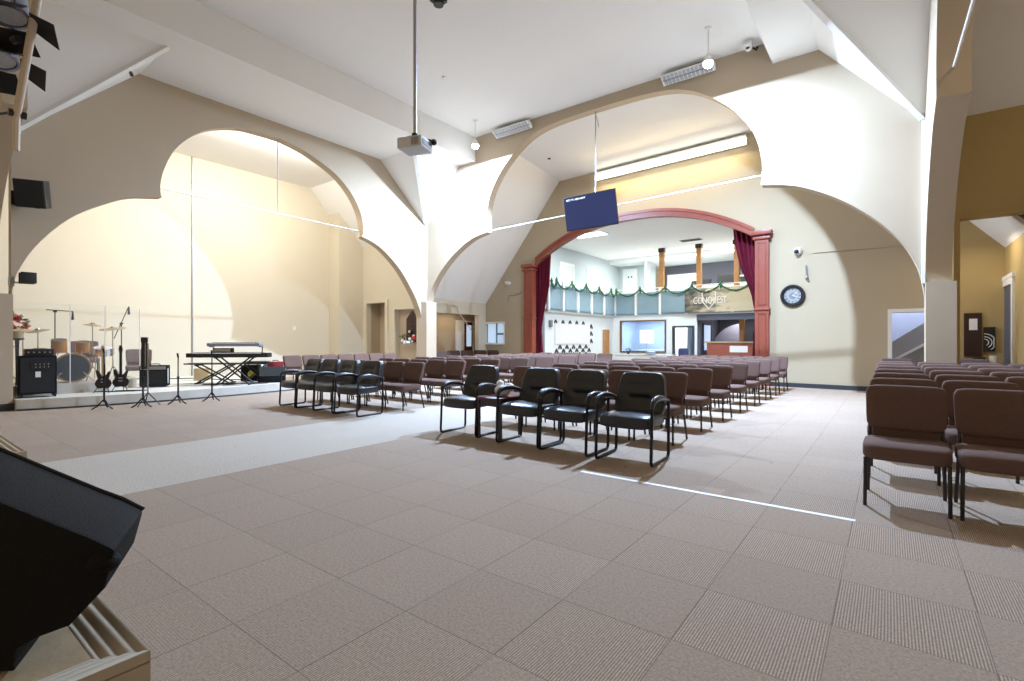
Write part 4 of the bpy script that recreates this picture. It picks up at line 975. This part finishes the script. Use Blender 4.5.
# ---- hanging flood lamps, fluorescent fixtures, cameras
for x, y, lb in ((-9.2, 10.45, 'bright hanging flood lamp left of the far arch'), (-2.83, 10.1, 'bright hanging flood lamp right of the far arch')):
    t = thing('flood_lamp', lb, 'lamp', (x, y, 6.6), 0, 'flood lamps')
    b = B(); b.tube([(0, 0, .16), (0, 0, .73)], .012, 8); obj('stem', b, M['trimwhite'], t)
    b = B(); b.lathe([(.05, .70), (.07, .73)], 16); obj('canopy', b, M['trimwhite'], t)
    b = B(); b.lathe([(.03, .2), (.06, .16), (.1, .06), (.1, .045), (.09, .045)], 20); obj('housing', b, M['trimwhite'], t)
    b = B(); b.lathe([(.085, .05), (.095, .02), (.08, -.02), (.045, -.045), (.01, -.05)], 20); obj('bulb', b, M['led'], t)
def fluor(label, x0, x1, y, z, tilt=-30):
    t = thing('fluorescent_fixture', label, 'lamp', ((x0+x1)/2, y, z), 0, 'unlit fluorescent fixtures'); L = x1-x0
    m = Matrix.Rotation(R(tilt), 4, 'X')
    b = B(); b.prism([(-.13, .0), (.13, .0), (.13, .03), (.07, .09), (-.07, .09), (-.13, .03)], lambda p, q: tuple(m @ Vector((-L/2, p, q))), lambda p, q: tuple(m @ Vector((L/2, p, q)))); obj('housing', b, M['trimwhite'], t)
    for s in (-1, 1):
        b = B()
        for i in range(12): b.box(-L/2+.04+i*(L-.08)/12, -L/2+.04+(i+.8)*(L-.08)/12, s*.065-.05, s*.065+.05, -.012, .004, m)
        obj('lens', b, M['lens'], t)
    b = B(); b.tube([m @ Vector((-L/2+.02, 0, .004)), m @ Vector((L/2-.02, 0, .004))], .014, 6); obj('reflector', b, M['ventgrey'], t)
fluor('unlit fluorescent fixture on the tan band left above the far arch', -9.1, -7.85, 11.17, 7.13)
fluor('unlit fluorescent fixture on the tan band beside the right flood lamp', -4.15, -3.0, 11.17, 7.13)
t = thing('strip_light', 'long lit fluorescent strip along the top of the wall above the mahogany arch', 'lamp', (-5.42, PW(-5.42)-.09, 6.56), -.065)
b = B(); b.box(-2.35, 2.35, -.06, .085, .13, .2); b.box(-2.35, 2.35, .03, .085, -.05, .13); obj('housing', b, M['trimwhite'], t)
for k in range(4):
    b = B(); b.box(-2.33+1.17*k, -2.33+1.17*k+1.14, -.1, .03, -.04, .13); obj('lens', b, M['tube_on'], t, bevel=.02)
for k, (y, z, L) in enumerate(((6.4, 6.11, 3.4),)):
    t = thing('strip_light', 'lit fluorescent strip behind the crown of the left arch', 'lamp', (-12.47, y, z+.28))
    b = B(); b.box(-.04, .06, -L/2, L/2, .02, .05); obj('housing', b, M['trimwhite'], t); b = B(); b.tube([(-.02, -L/2+.05, .01), (-.02, L/2-.05, .01)], .012, 8); obj('tube', b, M['tube_on'], t)
t = thing('security_camera', 'dome security camera in the ceiling corner right of the flood lamp', 'camera', (-2.3, 11.05, 7.2))
b = B(); b.lathe([(.09, .12), (.09, .06), (.075, -.02), (.05, -.06), (.01, -.07)], 18, Matrix.Rotation(R(50), 4, 'X')); obj('housing', b, M['camwhite'], t); b = B(); b.ball((0, -.05, .0), .06, 14, 9); obj('dome', b, M['blackplastic'], t); b = B(); b.tube([(0, .03, .05), (.12, .2, .0)], .02, 8); b.ball((.16, .02, -.05), .03, 8, 6); obj('bracket', b, M['blackplastic'], t)
t = thing('security_camera', 'small white security camera on the wall above the round clock', 'camera', (-1.86, PW(-1.86)-.1, 3.48))
b = B(); b.lathe([(.1, .1), (.1, .05), (.08, 0), (.07, -.04)], 18, axis((0, .02, 0), (0, 1, 0))); obj('housing', b, M['camwhite'], t, ); b = B(); b.ball((-.02, -.03, -.02), .055, 12, 8); obj('dome', b, M['blackplastic'], t)
b = B(); b.lathe([(.05, -.0), (.045, -.012), (.0101, -.025), (.01, -.03)], 14); tag(obj('sprinkler', b, M['steel'], loc=(-8.26, 8.28, 7.329)), 'small sprinkler cap on the white ceiling behind the projector pole', 'sprinkler')
b = B(); b.cbox((0, 0, -.04), (.22, .22, .08)); b.lathe([(.09, -.14), (.1, -.08)], 14); tag(obj('speaker_mount', b, M['blackplastic'], loc=(-6.42, 6.3, 7.33)), 'black mount on the ceiling at the top edge of the picture', 'mount')
b = B(); b.lathe([(.05, 0), (.05, -.02), (.02, -.03)], 12); tag(obj('ceiling_dot', b, M['blackplastic'], loc=(-8.6, 13.3, 6.975)), 'small dark detector on the sloped bay ceiling', 'detector')
b = B(); b.tube([(0, 0, 0), (.05, 0, -.06)], .03, 8); tag(obj('cable_clip', b, M['darkwood'], loc=(-10.95, 3.02, 6.05)), 'tiny dark clip on the ridge board at upper left', 'clip')

# ---- clock
t = thing('wall_clock', 'round black clock with grey face on the white wall', 'clock', (-1.98, PW(-1.98)-.03, 2.35), -.065)
m_ = axis((0, 0, 0), (0, -1, 0))
b = B(); pts = [m_ @ Vector((.255*math.cos(2*PI*i/40), .255*math.sin(2*PI*i/40), .01)) for i in range(40)]; b.tube(pts, .032, 8, closed=True); b.tube([m_ @ Vector((.21*math.cos(2*PI*i/40), .21*math.sin(2*PI*i/40), .015)) for i in range(40)], .014, 6, closed=True); obj('rim', b, M['blackplastic'], t)
b = B(); b.lathe([(.24, -.02), (.24, 0)], 40, m_); obj('dial', b, M['clockface'], t)
b = B(); b.lathe([(.09, .0), (.085, .006)], 28, m_); b.lathe([(.05, .006), (.045, .01)], 20, m_); obj('centre_disc', b, M['ventgrey'], t)
NUM = ['XII', 'I', 'II', 'III', 'IV', 'V', 'VI', 'VII', 'VIII', 'IX', 'X', 'XI']
b = B()
for i in range(12):
    a = 2*PI*i/12; n = len(NUM[i])
    for k in range(n):
        off = (k-(n-1)/2)*.013
        b.box(off-.003, off+.003, -.003, 0, .135, .19, Matrix.Rotation(a, 4, 'Y'))
obj('numerals', b, M['blackplastic'], t)
b = B(); b.box(-.005, .005, -.014, -.01, 0, .15, Matrix.Rotation(.9, 4, 'Y')); obj('minute_hand', b, M['paper'], t)
b = B(); b.box(-.007, .007, -.014, -.01, 0, .1, Matrix.Rotation(1.8, 4, 'Y')); obj('hour_hand', b, M['paper'], t)

# ---- curtains of the proscenium
def curtain(label, fx, zt, folds):
    b = B(); nz, nx = 26, 44; vs = []
    for s in (0, 1):
        for i in range(nz+1):
            z = zt-(zt-.04)*i/nz
            xa, xb = fx(z)
            for j in range(nx+1):
                u = j/nx; x = xa+(xb-xa)*u
                vs.append((x, PW(x)+.36+.05*math.sin(u*folds*2*PI)+.015*math.sin(u*folds*5+z*2)+s*.012, z))
    k = (nz+1)*(nx+1); fs = []
    for i in range(nz):
        for j in range(nx):
            a = i*(nx+1)+j; fs.append((a, a+1, a+nx+2, a+nx+1)); fs.append((a+k, a+k+nx+1, a+k+nx+2, a+k+1))
    for j in range(nx): fs.append((j, j+k, j+k+1, j+1)); a = nz*(nx+1)+j; fs.append((a, a+1, a+1+k, a+k))
    for i in range(nz): a = i*(nx+1); fs.append((a, a+nx+1, a+nx+1+k, a+k)); a += nx; fs.append((a, a+k, a+k+nx+1, a+nx+1))
    b.add(vs, fs); return tag(obj('stage_curtain', b, M['curtain'], ang=80), label, 'curtain', 'proscenium curtains')
def lerp(z, pts):
    for (z0, v0), (z1, v1) in zip(pts, pts[1:]):
        if z0 >= z >= z1: return v0+(v1-v0)*(z0-z)/(z0-z1)
    return pts[-1][1]
curtain('burgundy velvet curtain gathered beside the left mahogany column', lambda z: (-10.62, lerp(z, [(4.4, -9.92), (3.2, -9.98), (2.2, -10.24), (1.6, -10.36), (0, -10.2)])), 4.35, 6)
curtain('burgundy velvet curtain swept to the right mahogany column', lambda z: (lerp(z, [(4.6, -3.55), (4.0, -3.5), (3.3, -3.35), (2.5, -3.05), (1.9, -2.95), (0, -3.08)]), -2.75), 4.45, 6)

# ================================================================== HALL THINGS
t = thing('balcony_railing', 'blue grey balcony front with white posts around the far hall', 'balcony', (-10.25, 15.6, 2.4))
Yb = lambda i: i*(5.85/5)
b = B(); b.box(-.03, .03, .1, 5.9, -.05, .95); b.box(.03, 6.9, 5.85, 5.9, -.05, .95); b.box(-.04, .06, .1, 5.95, .02, .06); b.box(0, 6.9, 5.8, 5.86, .02, .06); b.box(-.04, .06, .1, 5.95, .86, .9); obj('panel', b, M['fascia'], t)
for i in range(6):
    b = B(); b.box(.03, .1, Yb(i)+(.12 if i == 0 else 0)-.05, Yb(i)+(.12 if i == 0 else 0)+.05, -.05, 1.12); obj('post', b, M['trimwhite'], t)
for x in (1.08, 2.2, 3.35, 5.2):
    b = B(); b.box(x-.05, x+.05, 5.78, 5.86, -.05, 1.1); obj('post', b, M['trimwhite'], t)
for z in (1.0, 1.13):
    b = B(); b.tube([(.06, .1, z), (.06, 5.8, z), (6.9, 5.8, z)], .018, 6); obj('rail', b, M['trimwhite'], t)
def swag(pts_, drop, label):
    b = B(); rg = random.Random(5)
    for p, q in zip(pts_, pts_[1:]):
        p, q = Vector(p), Vector(q); n = 14
        line = [p+(q-p)*i/n+Vector((0, 0, -drop*4*(i/n)*(1-i/n))) for i in range(n+1)]
        b.tube(line, .03, 5)
        for c in line:
            for k in range(5):
                d = Vector((rg.uniform(-1, 1), rg.uniform(-1, 1), rg.uniform(-1, 1))).normalized()*.075
                s = d.cross(Vector((.1, .3, 1))).normalized()*.02
                b.add([c, c+d*.5+s, c+d, c+d*.5-s], [(0, 1, 2, 3)])
    for p in pts_:
        b.ball(p, (.06, .06, .08), 6, 5); b.tube([Vector(p), Vector(p)+Vector((.02, 0, -.22))], [.05, .02], 6); b.tube([Vector(p), Vector(p)+Vector((.0, .0, .12))], [.04, .015], 6)
    return tag(obj('garland', b, M['garland']), label, 'garland', 'balcony garlands')
swag([(-10.12, 15.82, 3.45)]+[(-10.12, 15.6+Yb(i)-.6, 3.5) for i in range(1, 6)]+[(-10.1, 21.35, 3.5)], .28, 'green garland draped along the left side of the balcony')
swag([(-10.1+1.15*i, 21.34, 3.52) for i in range(0, 7)], .3, 'green garland draped along the back of the balcony')
# banner
t = thing('banner', 'printed church banner on the balcony front beside the right curtain', 'banner', (-6.95, 21.36, 2.4))
b = B(); b.box(0, 3.3, -.0, .02, -.02, .98); obj('cloth', b, M['banner'], t)
me = text_mesh('CONQUEST', .40, .006); me.materials.append(M['paper']); o = bpy.data.objects.new('lettering', me); COL.objects.link(o); o.parent = t; o.matrix_local = Matrix.Translation((.36, -.012, .34)) @ Matrix.Rotation(PI/2, 4, 'X') @ Matrix.Scale(.62, 4, (1, 0, 0))
b = B(); sh_ = [(.72, .78), (1.0, .9), (1.28, .78), (1.24, .4), (1.0, .1), (.76, .4)]
b.tube([(x, -.012, z) for x, z in sh_], .028, 6, closed=True); obj('shield_emblem', b, M['paper'], t)
# wooden posts of the loft
for x, lb in ((-8.07, 'orange wooden post left of the balcony loft'), (-6.45, 'orange wooden post in the middle of the balcony loft'), (-4.95, 'orange wooden post beside the right curtain on the balcony')):
    t = thing('wooden_post', lb, 'post', (x, 21.7, 2.4), 0, 'loft posts')
    b = B(); b.box(-.1, .1, -.08, .08, 0, 2.72); obj('shaft', b, M['orangewood'], t, bevel=.01); b = B(); b.box(-.13, .13, -.11, .11, 2.72, 2.9); obj('cap', b, M['darkwood'], t)
# loft desk, monitor
t = thing('sound_desk', 'white sound desk behind the balcony front in the loft', 'desk', (-5.9, 23.2, 2.4))
b = B(); b.box(-1.6, 1.8, 0, .6, 1.22, 1.28); obj('desktop', b, M['counterwhite'], t); b = B(); b.box(-1.55, 1.75, .05, .1, 0, 1.22); obj('front_panel', b, M['counterwhite'], t)
def crt(label, x, w, h, mm):
    t = thing('equipment_case', label, 'equipment', (x, 23.4, 3.68), 0, 'equipment on the sound desk'); b = B(); b.box(-w/2, w/2, -.12, .12, .03, h); obj('case', b, M[mm], t, bevel=.01); b = B(); b.box(-w/2+.03, w/2-.03, -.13, -.12, .06, h-.04); obj('front_panel', b, M['grille'], t); b = B(); b.box(-.08, .08, -.1, .1, 0, .03); obj('foot', b, M['blackplastic'], t)
crt('black monitor on the loft sound desk beneath the vent', -5.75, .75, .48, 'blackplastic'); crt('dark mixer case on the loft sound desk right of the middle post', -6.6, .3, .3, 'blackplastic'); crt('white box on the loft sound desk behind the right post', -5.0, .42, .36, 'counterwhite'); crt('white box on the loft sound desk behind the middle post', -7.1, .4, .3, 'counterwhite')
# vent and light panels on the hall ceiling
t = thing('ceiling_vent', 'grey vent grille on the white hall ceiling', 'vent', (-6.45, 20.6, HZ-.012), 0)
b = B(); b.box(-.42, .42, -.2, .2, 0, .012); obj('frame', b, M['ventgrey'], t); b = B()
for i in range(6): b.box(-.38, .38, -.17+i*.06, -.14+i*.06, -.012, 0)
obj('slat', b, M['blackplastic'], t)
for x, y, lb in ((-9.25, 17.15, 'lit ceiling panel nearest the mahogany arch'), (-9.25, 22.0, 'lit ceiling panel before the end wall of the hall'), (-5.5, 22.9, 'lit ceiling panel before the loft posts')):
    t = thing('ceiling_light', lb, 'lamp', (x, y, HZ-.03), 0, 'hall ceiling lights')
    b = B(); b.box(-.66, .66, -.34, .34, .01, .03); obj('frame', b, M['trimwhite'], t); b = B(); b.box(-.62, .62, -.3, .3, 0, .012); obj('diffuser', b, M['panel_on'], t)
# whiteboard and arrow decals on the lower left wall
t = thing('whiteboard', 'blank white board on the lower hall wall among black decals', 'whiteboard', (-10.4, 16.5, 1.06))
b = B(); b.box(0, .03, 0, 2.75, 0, .80); obj('board', b, M['paper'], t); b = B(); b.box(0, .04, -.03, 0, -.02, .82); b.box(0, .04, 2.75, 2.78, -.02, .82); obj('frame', b, M['trimwhite'], t)
b = B(); b.box(-10.4, -10.34, 16.05, 16.25, 1.72, 1.98); b.box(-10.36, -10.33, 16.08, 16.22, 1.75, 1.95); tag(obj('wall_speaker', b, M['ventgrey']), 'small grey box on the hall wall left of the white board', 'box')
dm = None
def decal(y, z, s, label, group):
    global dm
    if dm is None:
        b = B(); b.prism([(-.5, -.4), (-.18, -.4), (0, .0), (.18, -.4), (.5, -.4), (.5, -.1), (.1, .5), (-.1, .5), (-.5, -.1)], lambda p, q: (0, p, q), lambda p, q: (.01, p, q)); dm = b.mesh('arrow_decal', M['blackplastic'])
    o = bpy.data.objects.new('arrow_decal', dm); COL.objects.link(o); o.location = (-10.4, y, z); o.scale = (1, s*1.4, s); tag(o, label, 'decal', group)
for r_, z in enumerate((.93, .78, .62)):
    for i in range(5 if r_ != 1 else 6): decal(16.75+i*.53-(.26 if r_ == 1 else 0)+.12, z, .2, 'black arrow decal in the rows below the blank white board', 'arrow decals below the board')
for i in range(5): decal(16.55+i*.55, 1.94, .17, 'small black arrow decal in the row above the blank white board', 'arrow decals above the board')
for z, w in ((1.8, 'topmost'), (1.49, 'middle'), (1.17, 'lowest')): decal(19.45, z, .22, '%s black arrow decal in the column right of the white board' % w, 'arrow decals right of the board')
# office seen through the window, counter before it
t = thing('counter', 'white counter below the office window in the far hall', 'counter', (-8.9, 21.1, 0))
b = B(); b.box(-1.1, 1.6, -.25, .3, .56, .6); obj('worktop', b, M['counterwhite'], t); b = B(); b.box(-1.05, 1.55, -.2, .28, 0, .56); obj('cabinet', b, M['counterwhite'], t)
t = thing('potted_plant', 'small plant in a dark pot on the white counter', 'plant', (-9.35, 21.0, .6)); b = B(); b.lathe([(.05, 0), (.08, .1)], 10); obj('pot', b, M['baseb'], t); b = B(); leaves(b, 24, (0, 0, .14), .08, .1, random.Random(8)); obj('foliage', b, M['green'], t)
t = thing('tray', 'grey tray of cups on the white counter below the office window', 'tray', (-8.3, 21.0, .6)); b = B(); b.lathe([(.22, 0), (.28, .03), (.27, .03), (.2, .012)], 20); obj('dish', b, M['steel'], t); b = B(); b.lathe([(.15, .03), (.2, .1), (.1, .14)], 16); obj('cover', b, M['officeblue'], t)
t = thing('office_desk', 'white desk inside the office behind the hall window', 'desk', (-9.3, 23.4, 0)); b = B(); b.box(-.6, .8, -.3, .3, .72, .76); obj('desktop', b, M['counterwhite'], t)
for x in (-.55, .75): b = B(); b.box(x-.03, x+.03, -.28, .28, 0, .72); obj('leg', b, M['steel'], t)
t = thing('computer_monitor', 'white framed monitor on the office desk behind the window', 'monitor', (-9.5, 23.5, .76)); b = B(); b.box(-.35, .35, -.02, .03, .3, .95); obj('screen', b, M['skyglass'], t); b = B(); b.tube([(0, 0, .35), (0, 0, .02)], .03, 8); b.box(-.15, .15, -.1, .1, 0, .02); obj('stand', b, M['steel'], t)
t = thing('filing_cabinet', 'tall white cabinet inside the office behind the window', 'cabinet', (-7.95, 24.0, 0)); b = B(); b.box(-.35, .35, -.25, .25, 0, 1.95); obj('body', b, M['counterwhite'], t); b = B(); b.box(-.33, -.01, -.265, -.25, .05, 1.9); b.box(.01, .33, -.265, -.25, .05, 1.9); obj('door', b, M['hallwhite'], t)
b = B(); b.box(-.18, .18, -.012, .012, 0, .75); o = tag(obj('wall_poster', b, M['navy'], loc=(-8.75, 24.38, 1.0)), 'dark blue poster on the office wall behind the window', 'poster')
t = thing('office_chair', 'navy blue chair in the open office doorway', 'chair', (-7.05, 21.3, 0)); b = B(); b.pad((0, 0, .42), (.45, .45, .08), 6, 5); obj('seat', b, M['navy'], t); b = B(); b.pad((0, .2, .68), (.44, .06, .38), 6, 5); obj('backrest', b, M['navy'], t)
for sx in (-1, 1):
    for sy in (-1, 1): b = B(); b.tube([(sx*.19, sy*.19, 0), (sx*.18, sy*.18, .4)], .012, 6); obj('leg', b, M['black_metal'], t)
t = thing('waste_bin', 'black bin beside the reception counter in the far hall', 'bin', (-6.3, 21.2, 0)); b = B(); b.lathe([(.14, 0), (.18, .55), (.17, .55), (.13, .02)], 16); obj('bucket', b, M['blackplastic'], t); b = B(); b.tube([(.18*math.cos(i*PI/8), .18*math.sin(i*PI/8), .55) for i in range(16)], .012, 6, closed=True); obj('rim', b, M['grille'], t)
t = thing('reception_counter', 'reddish brown reception counter with white notice in the far hall', 'counter', (-5.2, 21.6, 0))
b = B(); b.box(-.9, 1.9, 0, .5, 0, 1.1); obj('front_panel', b, M['redwood'], t); b = B(); b.box(-1.0, 2.0, -.06, .55, 1.1, 1.16); obj('worktop', b, M['ply'], t); b = B(); b.box(.0, .68, -.012, 0, .72, .98); obj('notice', b, M['paper'], t)
b = B(); b.prism([(.1, 0), (1.5, 0), (1.5, 1.95)]+[(1.5-1.4*math.sin(a*PI/24), .4+1.55*math.cos(a*PI/24)) for a in range(1, 13)], lambda x, z: (x, 0, z), lambda x, z: (x, .1, z)); tag(obj('arched_partition', b, M['lilac'], loc=(-6.75, 23.9, 0)), 'rounded lilac partition behind the reception counter', 'partition')
t = thing('wooden_post', 'orange wooden post behind the reception counter', 'post', (-4.95, 22.6, 0)); b = B(); b.box(-.1, .1, -.08, .08, 0, 2.28); obj('shaft', b, M['orangewood'], t, bevel=.01); b = B(); b.box(-.12, .12, -.1, .1, 0, .12); obj('plinth', b, M['orangewood'], t)
t = thing('coat_rack', 'dark wire rack behind the right end of the reception counter', 'rack', (-4.0, 23.3, 0)); b = B()
for i in range(7): b.tube([(-.6+.2*i, 0, 1.0), (-.6+.2*i, 0, 1.5)], .012, 6)
b.tube([(-.65, 0, 1.5), (.65, 0, 1.5)], .016, 6); obj('rail', b, M['steel'], t)
for x in (-.65, .65): b = B(); b.tube([(x, 0, 0), (x, 0, 1.6)], .02, 8); obj('upright', b, M['black_metal'], t)

# ================================================================== LEFT NICHE AND RIGHT LOBBY THINGS
t = thing('wall_plaque', 'dark pointed wooden plaque in the wall niche left of the white pier', 'plaque', (-12.85, W1+.19, 1.15))
b = B(); b.prism([(-.27, 0), (.27, 0), (.27, .78), (.0, 1.05), (-.27, .78)], lambda x, z: (x, 0, z), lambda x, z: (x, -.04, z)); obj('board', b, M['darkwood'], t, bevel=.008)
b = B(); b.box(-.02, .02, -.055, -.04, .2, .85); b.box(-.14, .14, -.055, -.04, .58, .62); obj('cross', b, M['cherry'], t)
t = thing('flower_wreath', 'wreath of white and red flowers at the foot of the dark plaque', 'flowers', (-12.9, W1+.1, 1.2))
b = B(); rg = random.Random(4)
for i in range(18): leaves(b, 3, (.4*math.cos(i*.35), 0, .05+.12*math.sin(i*.35)), .08, .1, rg)
obj('foliage', b, M['green'], t)
b = B()
for i in range(9): b.ball((rg.uniform(-.32, .25), -.06+rg.uniform(-.03, .03), rg.uniform(-.1, .32)), rg.uniform(.04, .06), 8, 6)
obj('white_flower', b, M['tissue'], t); b = B()
for i in range(5): b.ball((rg.uniform(.2, .42), -.06, rg.uniform(-.08, .12)), .055, 8, 6)
obj('red_flower', b, M['red'], t)
t = thing('notice_board', 'dark brown notice board with white paper in the right lobby', 'board', (1.41, PW(1.41)-.06, .86), -.065)
b = B(); b.box(-.14, .14, -.03, 0, 0, .92); obj('board', b, M['darkwood'], t); b = B(); b.box(-.06, .07, -.036, -.03, .56, .8); obj('paper', b, M['paper'], t)
t = thing('picture', 'dark framed picture with pale rings in the right lobby', 'picture', (1.66, PW(1.66)-.06, .98), -.065)
b = B(); b.box(-.09, .09, -.03, 0, 0, .5); obj('canvas', b, M['blackplastic'], t); b = B()
for r_ in (.07, .12, .18): b.tube([(-.08+r_*math.cos(a*PI/16), -.033, .18+r_*math.sin(a*PI/16)) for a in range(-5, 12) if -.08+r_*math.cos(a*PI/16) < .085 and -.08+r_*math.cos(a*PI/16) > -.09], .008, 5)
obj('ring', b, M['paper'], t)
t = thing('lobby_bench', 'dark wooden bench back along the lobby wall', 'bench', (1.35, 13.75, 0)); b = B(); b.box(-.35, .35, .12, .17, .3, .8); obj('backrest', b, M['darkwood'], t); b = B(); b.box(-.35, .35, -.25, .15, .4, .44); obj('seat', b, M['darkwood'], t)
for x in (-.3, .3): b = B(); b.box(x-.02, x+.02, -.22, .15, 0, .4); obj('leg', b, M['darkwood'], t)
t = thing('monitor_speaker', 'small black speaker standing on the lobby bench', 'speaker', (1.44, 13.7, .44)); b = B(); b.box(-.09, .09, -.09, .09, 0, .42); obj('cabinet', b, M['blackplastic'], t, bevel=.01); b = B(); b.lathe([(.06, 0), (.05, .012), (.02, .0), (.01, .004)], 16, axis((0, -.09, .2), (0, -1, 0))); obj('cone', b, M['grille'], t)
t = thing('table_lamp', 'small green table lamp with pale shade in the right lobby', 'lamp', (1.66, 13.75, .44)); b = B(); b.lathe([(.05, 0), (.06, .04), (.075, .12), (.05, .22), (.015, .28), (.015, .32)], 16); obj('base', b, M['grass_lamp'], t); b = B(); b.lathe([(.075, .32), (.055, .46), (.05, .46), (.07, .32)], 18); obj('lamp_shade', b, M['paper'], t)
b = B(); b.box(0, .012, -.05, .05, 0, .12); b.box(.012, .02, -.012, .012, .04, .08); tag(obj('thermostat', b, M['camwhite'], loc=(-15.9, 8.9, 1.55)), 'small white switch on the cream wall of the platform bay', 'switch')

# ================================================================== CAMERA, LIGHT
cam = bpy.data.cameras.new('camera'); cam.sensor_width = 36; cam.lens = 498/1024*36; cam.clip_start = .05; cam.clip_end = 100
co = bpy.data.objects.new('camera', cam); COL.objects.link(co)
co.location = (0, 0, 1.2); co.rotation_euler = (R(90), 0, R(37.15)); bpy.context.scene.camera = co

def spot(name, loc, energy, col, falloff=True):
    l = bpy.data.lights.new(name, 'SPOT'); l.energy = energy; l.color = col; l.spot_size = PI; l.spot_blend = .03; l.shadow_soft_size = .04
    # luminous intensity of a flood lamp: strongest straight down, weaker towards the horizon
    l.use_nodes = True; nt = l.node_tree
    g = nt.nodes.new('ShaderNodeTexCoord'); sp = nt.nodes.new('ShaderNodeSeparateXYZ'); nt.links.new(g.outputs['Normal'], sp.inputs[0])
    ab = nt.nodes.new('ShaderNodeMath'); ab.operation = 'ABSOLUTE'; nt.links.new(sp.outputs[2], ab.inputs[0])
    pw_ = nt.nodes.new('ShaderNodeMath'); pw_.operation = 'POWER'; pw_.inputs[1].default_value = 1.3; nt.links.new(ab.outputs[0], pw_.inputs[0])
    ma = nt.nodes.new('ShaderNodeMath'); ma.operation = 'MULTIPLY_ADD'; ma.inputs[1].default_value = .95; ma.inputs[2].default_value = .05; nt.links.new(pw_.outputs[0], ma.inputs[0])
    nt.links.new(ma.outputs[0], nt.nodes['Emission'].inputs['Strength'])
    o = bpy.data.objects.new(name, l); COL.objects.link(o); o.location = loc
    return o
def area(name, loc, rot, sx, sy, energy, col):
    l = bpy.data.lights.new(name, 'AREA'); l.shape = 'RECTANGLE'; l.size = sx; l.size_y = sy; l.energy = energy; l.color = col
    o = bpy.data.objects.new(name, l); COL.objects.link(o); o.location = loc; o.rotation_euler = tuple(R(a) for a in rot)
    return o
LEDC = (.51, .70, 1.0)
spot('flood_left', (-9.2, 10.45, 6.53), 6700, LEDC)
spot('flood_right', (-2.83, 10.1, 6.53), 6700, LEDC)
# fluorescent strip on the proscenium wall
area('strip_proscenium', (-5.4, PW(-5.4)-.28, 6.55), (-35, 0, -3.7), 4.6, .2, 150, (1, .82, .45))
# strips on the back of the left arch lighting the platform bay
area('strip_platform', (-12.6, 6.4, 6.3), (0, 40, 0), .3, 4.2, 290, (1, .95, .85))
area('strip_platform', (-12.75, 3.2, 3.9), (0, 60, 0), .2, .8, 25, (1, .93, .80))
# hall panels
for x, y, e in ((-9.2, 17.2, 170), (-9.2, 22.0, 160), (-5.7, 19, 150), (-5.4, 22.8, 70)):
    area('hall_panel', (x, y, HZ-.05), (0, 0, 0), 1.2, .6, e, (.93, 1, 1))
area('loft_light', (-6.5, 23.0, 5.05), (20, 0, 0), 2.5, .6, 150, (1, .95, .85))
area('office_light', (-8.5, 23, 2.25), (0, 0, 0), 2, 1, 110, (.85, .93, 1))
area('reception_light', (-5, 23.5, 2.25), (0, 0, 0), 1.5, .5, 28, (1, .95, .9))
area('stairwell_light', (.5, 15.6, 3.5), (0, 0, 0), 1, .6, 45, (.85, .9, 1))
area('side_room_light', (-13.7, 14.5, 2.35), (0, 0, 0), .6, 1.2, 14, (1, .85, .65))
area('lobby_light', (1.4, 13.2, 3.2), (0, 0, 0), .6, .8, 14, (1, .85, .6))
area('alcove_right_light', (2.8, 7.5, 6.6), (0, 0, 0), 1.5, 1.5, 60, (1, .84, .6))

wd = bpy.data.worlds.new('world'); bpy.context.scene.world = wd; wd.use_nodes = True
bg = wd.node_tree.nodes['Background']; bg.inputs[0].default_value = (1, .80, .56, 1); bg.inputs[1].default_value = .38

sc = bpy.context.scene
sc.view_settings.view_transform = 'Standard'; sc.view_settings.look = 'None'
sc.view_settings.exposure = .08; sc.view_settings.gamma = 1; sc.view_settings.use_curve_mapping = False
